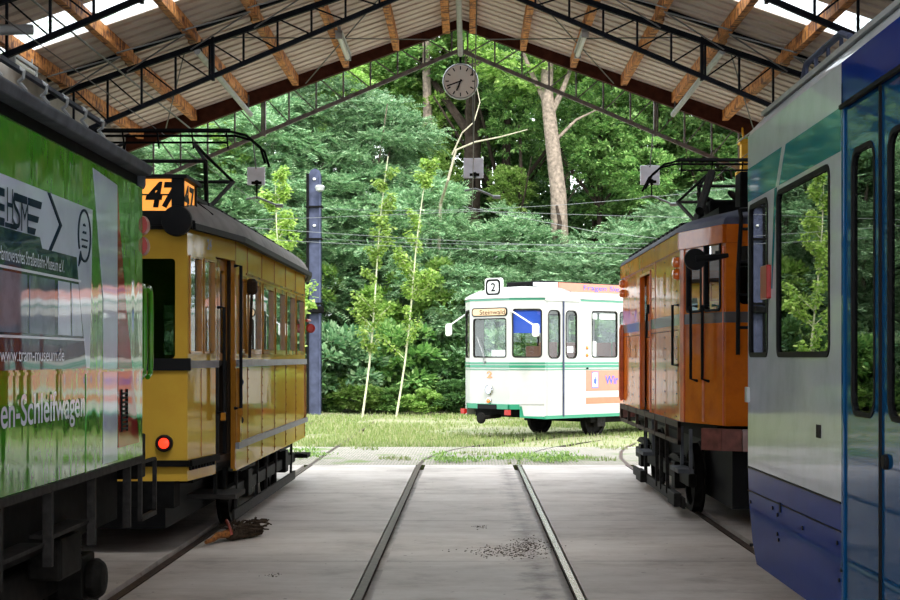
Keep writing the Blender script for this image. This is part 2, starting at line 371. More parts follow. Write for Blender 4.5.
def arch_roof(mb, outline, z0, rise, n=8, over=0.04):
    cy = (min(p[1] for p in outline)+max(p[1] for p in outline))/2; cx = (min(p[0] for p in outline)+max(p[0] for p in outline))/2
    hw = max(p[0] for p in outline)-cx; hl = max(p[1] for p in outline)-cy; m = len(outline); rings = []
    vs = []
    for i in range(n+1):
        a = (PI/2)*i/n; sc = math.cos(a)*0.97+0.03; z = z0+rise*math.sin(a)
        for x, y in outline:
            sx = (1+over/hw)*sc; yy = 1-(1-sc)*min(1,hw/hl)*1.0+over/hl*sc
            vs.append((cx+(x-cx)*sx, cy+(y-cy)*yy, z))
    fs = [(i*m+j, i*m+(j+1)%m, (i+1)*m+(j+1)%m, (i+1)*m+j) for i in range(n) for j in range(m)]
    fs.append(tuple(range(m))[::-1]); fs.append(tuple(n*m+j for j in range(m)))
    mb.add(vs, fs)
def text(name, s, mat, parent, origin, ux, uz, width, height, depth=0.003, shear=0.0, local=False, bold=0.0):
    cu = bpy.data.curves.new('t', 'FONT'); cu.body = s; cu.extrude = 0.0; cu.shear = shear; cu.offset = bold
    ob = bpy.data.objects.new('t', cu); C.objects.link(ob); bpy.context.view_layer.update()
    dg = bpy.context.evaluated_depsgraph_get(); me = bpy.data.meshes.new_from_object(ob.evaluated_get(dg))
    bpy.data.objects.remove(ob)
    xs = [v.co.x for v in me.vertices]; ys = [v.co.y for v in me.vertices]
    x0, x1, y0, y1 = min(xs), max(xs), min(ys), max(ys)
    ux = Vector(ux).normalized(); uz = Vector(uz).normalized(); nn = ux.cross(uz)
    off = Vector((0,0,0)) if (local or parent is None) else world_loc(parent)
    for v in me.vertices:
        p = Vector(origin) + ux*((v.co.x-x0)/(x1-x0)*width) + uz*((v.co.y-y0)/(y1-y0)*height) + nn*depth - off
        v.co = p
    me.materials.clear(); me.materials.append(M[mat]); me.name = name
    o = bpy.data.objects.new(name, me); C.objects.link(o)
    if parent is not None: o.parent = parent
    return o
def disc_x(x, y, z, r, t, prof=None):
    """matrix turning a z-lathe to point along +x at the place"""
    return Matrix.Translation((x,y,z)) @ Matrix.Rotation(PI/2, 4, 'Y')
def disc_y(x, y, z): # z-lathe pointing towards -y
    return Matrix.Translation((x,y,z)) @ Matrix.Rotation(PI/2, 4, 'X')

def wheelset(parent, y, cx=0.0, r=0.33, gauge=1.435):
    for sx in (-1, 1):
        mb = MB(); mt = Matrix.Translation((cx+sx*(gauge/2+0.03), y, r)) @ Matrix.Rotation(PI/2*sx, 4, 'Y')
        mb.lathe([(0.07,-0.1),(0.10,-0.1),(0.10,-0.03),(r-0.08,-0.01),(r-0.07,-0.05),(r+0.022,-0.05),(r+0.022,-0.03),(r,-0.02),(r,0.06),(r-0.06,0.06),(r-0.07,0.015),(0.12,0.02),(0.10,0.08),(0.05,0.09)], 28, mt)
        mb.build('wheel', 'gear', parent, smooth=True, local=True)
    MB().tube([(cx-0.72,y,r),(cx+0.72,y,r)], 0.05, 10).build('axle', 'steel_dark', parent, smooth=True, local=True)
# ------------------------------------------------------------ camera, light, world
cam = bpy.data.cameras.new('camera'); co = bpy.data.objects.new('camera', cam); C.objects.link(co)
co.location = (0,0,EYE); co.rotation_euler = (PI/2,0,0)
cam.sensor_width = 36; cam.lens = 36*F/900; cam.shift_x = -(VX-450)/900; cam.shift_y = (VY-300)/900; cam.clip_end = 300
S.camera = co
S.view_settings.view_transform = 'Standard'; S.view_settings.look = 'None'; S.view_settings.gamma = 1; S.view_settings.use_curve_mapping = False
S.view_settings.exposure = 0.82
w = bpy.data.worlds.new('world'); S.world = w; w.use_nodes = True
wn = w.node_tree; bg = wn.nodes['Background']
tc = wn.nodes.new('ShaderNodeTexCoord'); sp = wn.nodes.new('ShaderNodeSeparateXYZ'); wn.links.new(tc.outputs['Generated'], sp.inputs[0])
wr = ramp(wn, sp.outputs['Z'], [(0.0,(0.80,0.88,0.95)), (0.25,(0.95,0.98,1.0)), (1.0,(0.80,0.90,1.0))])
wn.links.new(wr.outputs['Color'], bg.inputs['Color']); bg.inputs['Strength'].default_value = 2.6
sun = bpy.data.lights.new('sun', 'SUN'); sun.energy = 2.6; sun.angle = math.radians(12); sun.color = (1.0,0.96,0.88)
so = bpy.data.objects.new('sun', sun); C.objects.link(so); so.rotation_euler = (math.radians(38), math.radians(12), 0)

# ------------------------------------------------------------ ground and hall
TR = (-3.15, 0.0, 3.15); GA = 1.435
YF = 22.65                       # outer edge of the concrete floor
def struct(o): o['kind'] = 'structure'; return o
xs = [-5.2]
for t in TR:
    for sx in (-1, 1):
        e = t + sx*GA/2
        a, b = (e-0.08, e+0.06) if sx < 0 else (e-0.06, e+0.08)
        xs += [a, b]
xs.append(5.0)
mb = MB()
for i in range(0, len(xs), 2): mb.box(xs[i], xs[i+1], -4, YF, -0.4, 0)
for i in range(1, len(xs)-1, 2): mb.box(xs[i], xs[i+1], -4, YF, -0.4, -0.075)
struct(mb.build('floor', 'concrete'))
mb = MB(); N = 40
for i in range(N+1):
    for j in range(N+1):
        x = -40+80*i/N; y = YF+57*(j/N)**1.3
        mb.v.append((x, y, -0.03+0.05*math.sin(x*.7+y*.4)*min(1,(y-YF)/6) + max(0,y-44)*0.06))
for i in range(N):
    for j in range(N): a = i*(N+1)+j; mb.f.append((a,a+1,a+N+2,a+N+1))
struct(mb.build('ground', 'soil', smooth=True))
mb = MB(); mb.box(-40,-5.2,-4,YF,-0.4,-0.02); mb.box(5.0,40,-4,YF,-0.4,-0.02); struct(mb.build('ground', 'soil'))
struct(MB().box(-9, 8, YF, 27.2, -0.3, 0.0).build('cobbled_apron', 'cobble'))

XR, ZR, SL = -0.14, 6.71, 0.345
def zroof(x): return ZR - SL*abs(x-XR)
XE = 5.25
# corrugated ceiling: trapezoid ribs running down each slope
def corrug(y0, y1, side, p=0.28):
    mb = MB(); prof = []; y = y0
    while y < y1-1e-6:
        for dy, dz in ((0,0),(0.165,0),(0.185,0.075),(0.255,0.075)): prof.append((min(y+dy, y1), dz))
        y += p
    prof.append((y1,0)); 
    for yy, dz in prof:
        for xx in (0, XE):
            mb.v.append((XR+side*xx, yy, ZR-SL*xx+dz))
    for i in range(len(prof)-1): mb.f.append((2*i,2*i+1,2*i+3,2*i+2))
    return mb
SK = [(-2.4,-0.4),(3.2,4.0),(7.4,8.4),(15.8,16.8)]  # last band in view; the others unseen, added to brighten the near hall
segs = [(-4,-2.4),(-0.4,3.2),(4.0,7.4),(8.4,15.8),(16.8,22.75)]
mb = MB()
for a, b in segs:
    for sd in (-1,1): q = corrug(a,b,sd); mb.add(q.v, q.f)
o = struct(mb.build('ceiling', 'sheet')); md = o.modifiers.new('thick','SOLIDIFY'); md.thickness = 0.012; md.offset = 1
mb = MB()
for a, b in SK:
    for sd in (-1,1): q = corrug(a,b,sd); mb.add(q.v, q.f)
struct(mb.build('ceiling', 'skylight'))
# side walls
for x0,x1,nm in ((-5.35,-5.15,'wall_left'),(4.87,5.07,'wall_right')):
    struct(MB().box(x0,x1,-4,22.6,0.0,zroof(-5.15)-0.03).build(nm,'wallgrey'))
# gable fascia boards
for sd, nm in ((-1,'trim_1'),(1,'trim_2')):
    a = XR; b = XR+sd*(XE)
    mb = MB(); mb.prism([(a,ZR+0.05),(b,ZR-SL*XE+0.05),(b,ZR-SL*XE-0.29),(a,ZR-0.135)], 0.10, lambda u,v,w: (u,22.5+w,v))
    struct(mb.build(nm,'fascia'))
# timber purlins along the hall
slots = [0.17,0.92,1.67,2.43,3.19,3.95,4.75]
ordw = ['nearest the ridge','second from the ridge','third from the ridge','fourth from the ridge','fifth from the ridge','sixth from the ridge','lowest, next to the eaves']
for sd, sn in ((-1,'left'),(1,'right')):
    for k, d in enumerate(slots):
        x = XR+sd*d; zt = zroof(x)-0.005
        mb = MB(); wv = 0.045 if k else 0.055
        # bays overlap at each truss, so the timbers are lapped slightly sideways
        for q, (a, b) in enumerate(((-3.9,1.6),(1.6,5.8),(5.8,10.0),(10.0,14.1),(14.1,18.15),(18.15,22.48))):
            j = 0.0 if q % 2 == 0 else 0.03*sd
            mb.box(x+j-wv, x+j+wv, a, b+0.0, zt-0.155-SL*wv, zt-SL*wv)
        tag(mb.build('roof_purlin','timber', bevel=0.004), f'orange timber roof purlin on the {sn} slope, {ordw[k]}', 'roof beam', 'timber purlins under the roof')
# steel trusses
def truss(up=0.25, mt='truss'):
    r = empty('roof_truss', (0,0,0))
    zl = lambda d: ZR-0.44-0.425*d
    zu = lambda d: ZR-up-SL*d
    D = 4.95
    for sd in (-1,1):
        MB().bar((XR,0,zu(0)),(XR+sd*D,0,zu(D)),0.065,0.065).build('upper_chord',mt,r,local=True)
        MB().bar((XR,0,zl(0)),(XR+sd*D,0,zl(D)),0.05,0.055).build('lower_chord',mt,r,local=True)
        MB().bar((XR,0.0,zroof(XR)-0.035),(XR+sd*D,0.0,zroof(XR+D)-0.035),0.05,0.05).build('rafter_angle',mt,r,local=True)
        for k in range(12):
            d = 0.12+0.41*k; d2 = d+0.41
            MB().bar((XR+sd*d,0,zl(d)),(XR+sd*d,0,zu(d)),0.025,0.025).build('web_post',mt,r,local=True)
            if k < 11: MB().bar((XR+sd*d,0,zl(d)),(XR+sd*d2,0,zu(d2)),0.018,0.018).build('web_diagonal',mt,r,local=True)
        MB().box(XR+sd*2.95-0.018,XR+sd*2.95+0.018,-0.04,0.04,zl(2.95)-0.05,zu(2.95)+0.05).build('hanger_bracket',mt,r,local=True)
    MB().bar((XR,0,zl(0)-0.03),(XR,0,zu(0)+0.05),0.06,0.06).build('king_post',mt,r,local=True)
    return r
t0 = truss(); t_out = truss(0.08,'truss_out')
tl = [(22.68,'steel roof truss just outside the gable board, trees showing through its web'),
      (18.1,'black steel roof truss one bay inside the gable, over the orange tram'),
      (14.15,'black steel roof truss nearest the camera, crossing in front of the skylight band')]
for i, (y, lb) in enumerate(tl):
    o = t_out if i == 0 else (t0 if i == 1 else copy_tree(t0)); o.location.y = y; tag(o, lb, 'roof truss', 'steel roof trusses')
# contact wire troughs and overhead wires
for x, nm, zt in ((-3.28,'light grey conduit under the left roof slope beside the gable',5.27),(3.06,'light grey conduit under the right roof slope above the orange tram',5.27),(XR+0.01,'light grey conduit under the roof ridge above the clock',6.17)):
    r = empty('overhead_conduit',(x,20.2,zt),0,nm,'conduit','grey conduits between the trusses')
    MB().tube([(x,18.1 if abs(x)>1 else 14.2,zt+0.05),(x,22.5,zt)],0.04,10).build('tube','pipe',r,smooth=True)
    MB().bar((x,22.3,zt-0.02),(x,22.3,zroof(x)-0.1),0.02,0.02).build('hanger','wire',r)
    MB().bar((x,18.4,zt+0.05),(x,18.4,zroof(x)-0.1),0.02,0.02).build('hanger','wire',r)
for x, y0, y1, lb in ((-1.72,19.8,21.3,'short fluorescent lamp under the left roof slope near the gable clock'),
                  (1.52,19.6,21.0,'short fluorescent lamp under the right roof slope near the gable'),
                  (-4.86,15.9,16.75,'fluorescent lamp at the left skylight edge above the green tram roof')):
    z = zroof(x)-0.27; r = empty('strip_lamp',(x,(y0+y1)/2,z),0,lb,'ceiling lamp','strip lamps under the roof')
    MB().box(x-0.05,x+0.05,y0,y1,z+0.01,z+0.05).build('housing','pipe',r,bevel=0.006)
    MB().tube([(x,y0+0.03,z-0.02),(x,y1-0.03,z-0.02)],0.035,12).build('lamp_tube','tube',r,smooth=True)
    mb = MB(); mb.box(x-0.045,x+0.045,y0,y0+0.04,z-0.06,z+0.03); mb.box(x-0.045,x+0.045,y1-0.04,y1,z-0.06,z+0.03); mb.box(x-0.02,x+0.02,y0+0.1,y0+0.14,z+0.04,z+0.12); mb.box(x-0.02,x+0.02,y1-0.14,y1-0.1,z+0.04,z+0.12)
    mb.build('end_cap','pipe',r)
def wire(pts, r, label, mat='wire', name='overhead_wire', cat='wire', group=None, sag=0):
    q = []
    for i in range(len(pts)-1):
        a, b = Vector(pts[i]), Vector(pts[i+1]); n = 8 if sag else 1
        for k in range(n): t = k/n; p = a.lerp(b,t); p.z -= sag*4*t*(1-t); q.append(p)
    q.append(Vector(pts[-1]))
    return tag(MB().tube(q, r, 6).build(name, mat, smooth=True), label, cat, group)
wire([(-4.16,13.2,5.03),(-4.05,22.5,4.95)],0.012,'dark cable running along the hall above the green tram')
wire([(4.1,13.2,4.88),(4.02,22.5,4.84)],0.012,'dark cable running along the hall above the blue tram')
for sd, sn in ((-1,'left'),(1,'right')):
    wire([(XR+sd*0.7,18.2,zroof(XR+0.7)-0.2),(XR+sd*2.3,22.4,zroof(XR+2.3)-0.2)],0.009,f'thin diagonal bracing rod under the {sn} slope, rising to the ridge',name='bracing_rod',cat='bracing rod',group='bracing rods under the roof')
    wire([(XR+sd*0.4,22.4,zroof(XR+0.4)-0.2),(XR+sd*2.9,18.2,zroof(XR+2.9)-0.2)],0.009,f'thin bracing rod under the {sn} slope, crossing the other',name='bracing_rod',cat='bracing rod',group='bracing rods under the roof')
    wire([(XR+sd*3.3,18.2,zroof(XR+3.3)-0.2),(XR+sd*4.4,22.4,zroof(XR+4.4)-0.2)],0.009,f'thin bracing rod low on the {sn} slope near the eaves',name='bracing_rod',cat='bracing rod',group='bracing rods under the roof')
    for k in range(1,5):
        x0 = XR+sd*slots[k+1]; x1 = XR+sd*slots[k+2]
        wire([(x0,17.6,zroof(x0)-0.19),(x1,17.95,zroof(x1)-0.3)],0.010,f'pale stay wire tied to a timber purlin on the {sn} slope','palewire',name='stay_wire',cat='stay wire',group=f'stay wires on the {sn} slope')
        wire([(x0,17.6,zroof(x0)-0.19),(x1,17.4,zroof(x1)-0.19)],0.010,f'pale stay wire tied to a timber purlin on the {sn} slope','palewire',name='stay_wire',cat='stay wire',group=f'stay wires on the {sn} slope')
tag(MB().tube([(-4.12,14.15,4.72),(-4.5,13.9,4.66),(-5.14,13.6,4.52)],0.05,12).build('wall_conduit','pipe',smooth=True),'thick light grey tube meeting the nearest truss at the upper left','conduit')
mb = MB(); mb.box(4.05,4.15,22.3,22.45,4.38,4.86); mb.bar((3.98,22.38,4.34),(4.20,22.38,4.34),0.12,0.10); mb.box(4.02,4.18,22.28,22.47,4.80,4.87); mb.bar((4.1,22.40,4.84),(4.1,22.52,5.08),0.03,0.03)
tag(mb.build('cable_bracket','brass',bevel=0.01),'yellow bracket at the right end of the gable above the orange tram','bracket')

# clock under the gable ridge
cz = EYE+(357-81)/65.8; cx = -0.13; cy = 22.85
r = empty('station_clock',(cx,cy,cz),0,'round gable clock with black hands hanging under the roof ridge','clock')
mt = disc_y(cx,cy,cz)
MB().lathe([(0.27,-0.05),(0.275,0.03),(0.262,0.045),(0.25,0.03),(0.25,0.0)],40,mt).build('case','pipe',r,smooth=True)
MB().lathe([(0.248,0.0),(0.248,0.031)],40,mt).build('dial','clockface',r)
mb = MB()
for h in range(12):
    a = 2*PI*h/12; mb.bar((cx+0.175*math.sin(a),cy-0.036,cz+0.175*math.cos(a)),(cx+0.228*math.sin(a),cy-0.036,cz+0.228*math.cos(a)),0.016,0.016,up=(0,1,0))
mb.build('hour_marks','black',r)
for nm, ang, L, wd in (('hour_hand',2*PI*(6.7/12),0.155,0.024),('minute_hand',2*PI*(41.7/60),0.22,0.018)):
    MB().bar((cx-0.03*math.sin(ang),cy-0.045,cz-0.03*math.cos(ang)),(cx+L*math.sin(ang),cy-0.045,cz+L*math.cos(ang)),wd,wd*0.6,up=(0,1,0)).build(nm,'black',r)
MB().bar((cx,cy,cz+0.26),(cx,22.72,6.3),0.035,0.035).build('hanger','truss',r)
mb = MB(); mb.box(cx-0.13,cx+0.13,cy-0.05,cy+0.05,cz+0.42,cz+0.46); mb.box(cx-0.05,cx+0.05,cy-0.06,cy+0.06,cz+0.40,cz+0.62)
mb.build('clamp','black',r)
# grey plates hanging over the tracks outside
for px, py, yy, lb, wd in ((256,176,22.9,'square grey plate hanging over the left track beside the mast',0.27),(473.5,168,23.4,'square grey plate hanging over the middle track below the clock',0.31),(650,175,23.2,'square grey plate hanging over the right track above the orange tram',0.30)):
    s = F/yy; x = (px-VX)/s; z = pz(py,s)
    r = empty('overhead_plate',(x,yy,z),0,lb,'plate','grey plates over the tracks')
    MB().box(x-wd/2,x+wd/2,yy,yy+0.03,z-wd/2,z+wd/2).build('plate','plate',r,bevel=0.004)
    mb = MB(); mb.lathe([(0.015,-0.06),(0.035,-0.05),(0.015,-0.035),(0.035,-0.02),(0.015,-0.005),(0.035,0.01),(0.015,0.03)],12,Matrix.Translation((x+0.02,yy-0.06,z-0.1)))
    mb.box(x-0.06,x+0.09,yy-0.07,yy-0.02,z-0.13,z-0.09); mb.bar((x+0.02,yy-0.05,z-0.35),(x+0.02,yy-0.05,z-0.1),0.02,0.02)
    mb.build('insulator','steel_dark',r,smooth=False)
    mb = MB(); mb.tube([(x-0.14,yy-0.05,z-0.36),(x+0.03,yy-0.05,z-0.33),(x+0.32,yy-0.05,z-0.45)],0.016,8); mb.lathe([(0.03,-0.06),(0.03,0.06)],10,Matrix.Translation((x+0.36,yy-0.05,z-0.46)) @ Matrix.Rotation(PI/2,4,'Y'))
    mb.build('wire_clamp','palewire',r)
    MB().tube([(x,yy+0.01,z+wd/2-0.03),(x-0.02,22.70,ZR-0.44-0.425*abs(x-0.02-XR)-0.02)],0.01,6).build('suspension_rod','wire',r)
# contact wires over each track, and cross-span wires in front of the trees
for x, nm in ((-3.15,'left'),(0.05,'middle'),(3.15,'right')):
    wire([(x,-3,3.92),(x,22.9,3.93)],0.005,f'contact wire over the {nm} track',group='contact wires') if x else None
wire([(-6,26,3.95),(0.1,25.4,4.1),(6.5,25.8,3.98)],0.004,'cross-span wire passing under the hanging plates, the highest',mat='palewire',group='span wires before the trees',sag=0.02)
wire([(-6,30,4.35),(2.5,29,3.75),(8,31,3.9)],0.004,'span wire crossing the trees below the plates, sloping to the right','palewire',group='span wires before the trees',sag=0.05)
wire([(-5,33,4.25),(8,33,3.85)],0.004,'lowest span wire crossing the trees above the white tram','palewire',group='span wires before the trees',sag=0.1)
wire([(-0.1,23.4,3.98),(2.2,26.5,3.85),(8,34,3.9)],0.004,'contact wire curving right from under the middle plate','palewire',group='span wires before the trees')
wire([(-4.3,42,5.8),(6,30,5.1)],0.004,'span wire from the steel mast towards the upper right of the trees','palewire',group='span wires before the trees',sag=0.25)
wire([(8.5,30,4.1),(-4.3,42,4.95)],0.004,'span wire from the steel mast, lower one of two','palewire',group='span wires before the trees',sag=0.2)

# rails
def rail_path(pts, label, top, gname):
    """pts: list of (x,y)"""
    r = empty('rail',(pts[0][0],pts[0][1],0),0,label,'rail',gname)
    def ext(a, b, z0, z1):
        mb = MB(); n = len(pts)
        for i, (x,y) in enumerate(pts):
            x2,y2 = pts[min(i+1,n-1)]; x1,y1 = pts[max(i-1,0)]; L = math.hypot(x2-x1,y2-y1) or 1
            nx, ny = (y2-y1)/L, -(x2-x1)/L
            for o_, z in ((a,z0),(b,z0),(b,z1),(a,z1)): mb.v.append((x+nx*o_, y+ny*o_, z))
        for i in range(n-1):
            for k in range(4): mb.f.append((4*i+k,4*i+(k+1)%4,4*i+4+(k+1)%4,4*i+4+k))
        mb.f += [(0,1,2,3),(4*n-4,4*n-3,4*n-2,4*n-1)]; return mb
    ext(-0.012,0.012,-0.075,-0.015).build('rail_web','rail',r)
    ext(-0.034,0.034,-0.016,-0.001).build('rail_head','rail' if not top else 'rail',r)
    ext(-0.030 if top!='railtop' else -0.024,0.030 if top!='railtop' else 0.024,-0.004,0.0022).build('running_surface',top,r)
    return r
names = {-3.15:'left',0.0:'middle',3.15:'right'}
for t in TR:
    for sd, sn in ((-1,'left'),(1,'right')):
        x = t+sd*(GA/2+0.035); pts = [(x,-3.9),(x,10.0),(x,22.65)]
        if t >= 0:      # outside the hall the track bends away to the right
            R0 = 14.0 - (x-t) if t == 0 else 22 - (x-t)
            for k in range(1,12):
                a = math.radians(4.0*k); pts.append((x+R0*(1-math.cos(a)), 22.65+R0*math.sin(a)))
        else: pts.append((x,25.0)); pts.append((x,42))
        rail_path(pts, f'{sn} rail of the {names[t]} track' + (', polished bright' if (t==0 and sd==1) else (', dull brown' if t==0 else ' beneath the parked trams')), 'railtop' if (t==0 and sd==1) else 'railtop_dull', 'rails')
# keepers beside rails in the floor
# ------------------------------------------------------------ green work tram (left, near)
GX = -2.05
g = empty('green_work_tram',(-3.15,5.5,0),0,'green box-bodied work tram with museum advertising along its side','tram')
G0, G1 = 0.8, 9.43
zt, zb = 2.70, 1.0
MB().box(-4.25,GX,G0,G1,zb,zt).build('body','green',g,bevel=0.015)
mb = MB(); mb.box(-4.22,GX-0.03,G0,G1-0.02,zt,zt+0.09); mb.build('cornice','steel_dark',g)
arch = MB(); arch_roof(arch,[(-4.15,G0),(-2.17,G0),(-2.17,G1),(-4.15,G1)],zt+0.09,0.20,5); arch.build('roof','steel_dark',g,smooth=True)
mb = MB(); mb.prism([(-2.12,zt+0.065),(-2.0,zt+0.07),(-1.985,zt+0.12),(-2.0,zt+0.135),(-2.12,zt+0.135)], G1+0.02-G0, lambda u,v,w:(u,G0+w,v)); mb.build('gutter','gutter',g,bevel=0.01)
MB().box(-4.3,-2.035,G1-0.02,G1+0.04,zt-0.02,zt+0.17).build('end_cornice','gutter',g,bevel=0.03)
MB().bar((-2.05,G0,2.955),(-2.05,G1-1.0,2.935),0.025,0.02).build('roof_rail','gutter',g)
for k in range(9):
    y = 5.7+0.37*k
    if y > G1-0.9: break
    MB().tube([(-2.05,y,2.95),(-2.02,y,2.93),(-2.03,y+0.02,2.90),(-2.06,y+0.05,2.89),(-2.04,y+0.10,2.86)],0.009,6).build('rail_bracket','pipe',g,smooth=True)
def gp(mb, poly, w=0.003, y0=0):     # polygon given in photo pixels lying on the side plane
    pts = []
    for px, py in poly:
        y = F*(-GX)/(VX-px); s = F/y; pts.append((y, pz(py,s)))
    mb.prism(pts, w, lambda u,v,q:(GX+0.001+q,u,v)); return mb
def gyz(poly, w, name, mat):
    mb = MB(); mb.prism(poly, w, lambda u,v,q:(GX+0.001+q,u,v)); return mb.build(name,mat,g)
# panels: y (metres from the camera), z
gyz([(3.2,1.57),(8.10,1.57),(8.16,2.43),(3.2,2.44)],0.002,'pale_panel','film_white')
gyz([(3.2,1.57),(8.02,1.57),(7.86,2.02),(7.82,2.15),(7.19,2.15),(7.15,2.20),(3.2,2.20)],0.004,'tram_silhouette','film_teal')
xs_ = [3.3+0.46*k for k in range(10)]
for y in xs_:
    if y+0.42 > 7.48: break
    gyz([(y,1.74),(y+0.42,1.74),(y+0.42,2.01),(y,2.01)],0.006,'picture_window','film_blue')
gyz([(7.47,1.74),(7.70,1.74),(7.68,2.01),(7.47,2.01)],0.006,'picture_window','film_white'); gyz([(7.74,1.74),(7.93,1.74),(7.85,2.01),(7.72,2.01)],0.006,'picture_window','film_white')
gyz([(3.2,2.022),(7.9,2.022),(7.9,2.034),(3.2,2.034)],0.006,'white_line','letter_pale')
gyz([(3.2,1.716),(7.98,1.716),(7.98,1.728),(3.2,1.728)],0.006,'white_line','letter_pale')
yv = lambda px: F*(-GX)/(VX-px)
gyz([(yv(92.5),2.66),(yv(117),2.63),(yv(117),1.03),(yv(103),1.03),(yv(103),1.95)],0.002,'pale_stripe','film_white')
gyz([(yv(117),2.63),(yv(120),2.36),(yv(126),1.92),(yv(139),1.10),(yv(118),1.10)],0.002,'red_stripe','film_red')
gyz([(yv(0)-3,1.545),(G1-0.02,1.545),(G1-0.02,1.56),(yv(0)-3,1.56)],0.006,'belt_seam','green')
U, W_ = (0,1,0), (0,0,1)
T = lambda n,s,m,y,z,wd,h,**k: text(n,s,m,g,(GX+0.008,y,z),U,W_,wd,h,**k)
T('museum_lettering','Hannoversches Straßenbahn-Museum e.V.','letter_pale',yv(62)-1.05,2.055,1.05,0.062)
T('web_address_lettering','www.tram-museum.de','letter_pale',yv(62)-1.03,1.61,1.03,0.062)
T('car_name_lettering','Schienen-Schleifwagen','letter_pale',yv(83)-2.02,1.27,2.02,0.19,bold=0.01)
# emblem: bars and letters
for z0, z1 in ((2.335,2.37),(2.27,2.30),(2.205,2.24)):
    gyz([(6.38,z0),(6.60,z0),(6.60,z1),(6.38,z1)],0.006,'emblem_bar','letter_dark')
for z0, z1, e in ((2.335,2.37,0.0),(2.265,2.295,-0.05),(2.205,2.235,-0.10)):
    gyz([(6.96,z0),(7.16+e,z0),(7.18+e,z1),(6.96,z1)],0.006,'emblem_bar','letter_dark')
T('emblem_letter','H','letter_dark',6.62,2.23,0.09,0.15)
gyz([(6.74,2.335),(6.94,2.335),(6.94,2.37),(6.75,2.37)],0.006,'emblem_bar','letter_dark')
gyz([(6.62,2.205),(6.78,2.205),(6.78,2.225),(6.62,2.225)],0.006,'emblem_bar','letter_dark')
T('emblem_letter','S','letter_dark',6.71,2.21,0.11,0.16)
T('emblem_letter','M','letter_dark',6.83,2.205,0.11,0.13)
a,b_,c_ = (7.28,2.43),(7.49,2.29),(7.30,2.15)
mb = MB(); mb.prism([a,(a[0]+0.045,a[1]),(b_[0]+0.045,b_[1]),(c_[0]+0.045,c_[1]),c_,b_],0.006,lambda u,v,q:(GX+0.001+q,u,v)); mb.build('chevron','letter_dark',g)
# speech bubble outline
cy_, cz_ = 7.98, 2.275; out = []; inn = []
for k in range(32):
    a = 2*PI*k/32; out.append((cy_+0.135*math.cos(a), cz_+0.142*math.sin(a))); inn.append((cy_+0.115*math.cos(a), cz_+0.130*math.sin(a)))
mb = MB()
for k in range(32):
    q = (k+1)%32
    if k in (19,20): continue
    mb.prism([out[k],out[q],inn[q],inn[k]],0.006,lambda u,v,w:(GX+0.001+w,u,v))
mb.prism([(7.87,2.15),(7.855,2.105),(7.93,2.155),(7.90,2.19)],0.006,lambda u,v,w:(GX+0.001+w,u,v))
mb.build('speech_bubble','letter_dark',g)
mb = MB()
for k, (z, h) in enumerate(((2.325,0.03),(2.285,0.04),(2.247,0.06),(2.21,0.055))):
    n = int(h/0.012); y = cy_-h
    random.seed(40+k)
    while y < cy_+h-0.01:
        ww = random.uniform(0.008,0.016); hh = random.choice((0.009,0.014,0.009)); mb.box(GX+0.004,GX+0.008,y,y+ww,z,z+hh); y += ww+0.006
mb.build('bubble_writing','letter_dark',g)
# grille, seams, drain strip
mb = MB()
for k in range(9): mb.box(GX,GX+0.014,8.83,8.96,1.20+0.026*k,1.212+0.026*k)
mb.box(GX,GX+0.012,8.82,8.83,1.19,1.44); mb.box(GX,GX+0.012,8.96,8.97,1.19,1.44); mb.build('ventilation_grille','black',g)
MB().box(GX-0.02,GX+0.012,G0,G1,0.97,1.01).build('lower_edge','edge',g)
mb = MB()
for y in (3.5,5.0,6.49,8.02): mb.box(GX,GX+0.004,y,y+0.008,1.01,1.54)
mb.build('panel_seam','green',g)
for z in (2.46,2.33):
    MB().lathe([(0.045,-0.01),(0.05,0.05),(0.042,0.09),(0.015,0.10)],20,Matrix.Translation((-2.062,G1+0.005,z)) @ Matrix.Diagonal((0.9,1,1.25,1)) @ Matrix.Rotation(-PI/2,4,'X')).build('tail_light','lens_red',g,smooth=True)
for y, x in ((G1+0.07,-2.065),(G1+0.33,-2.08)):
    MB().tube([(x,y-0.05,2.06),(x+0.0,y,2.08),(x,y+0.04,2.04),(x,y+0.05,1.90),(x,y+0.05,1.60),(x,y+0.03,1.52),(x,y-0.05,1.50)],0.017,10).build('grab_rail','tgreen_bright' if False else 'green',g,smooth=True)
MB().box(-4.2,-2.08,G1,G1+0.22,0.86,1.14).build('buffer_beam','gear',g,bevel=0.01)
# underframe
MB().box(-4.1,-2.2,G0,G1-0.05,0.62,0.97).build('underframe','steel_dark',g)
for y in (4.4,5.0,5.75,6.55,7.35,8.2,9.05):
    MB().box(GX-0.04,GX+0.005,y,y+0.035,0.60,0.97).build('frame_bracket','edge',g)
MB().box(GX-0.2,GX-0.03,G0,6.0,0.64,0.66).build('running_board','edge',g); MB().box(GX-0.22,GX-0.03,6.55,7.35,0.70,0.72).build('running_board','edge',g); MB().box(GX-0.22,GX-0.03,7.5,8.2,0.72,0.74).build('running_board','edge',g)
mb = MB(); mb.bar((GX,9.35,0.62),(GX,9.35,0.97),0.025,0.025); mb.bar((GX,9.78,0.62),(GX,9.78,0.97),0.025,0.025); mb.bar((GX,9.35,0.62),(GX,9.78,0.62),0.03,0.03); mb.bar((GX,9.35,0.97),(GX,9.78,0.97),0.02,0.02); mb.build('end_step','edge',g)
for y in (6.6-5.5, 8.6-5.5, -2.6, -0.6): wheelset(g, y)
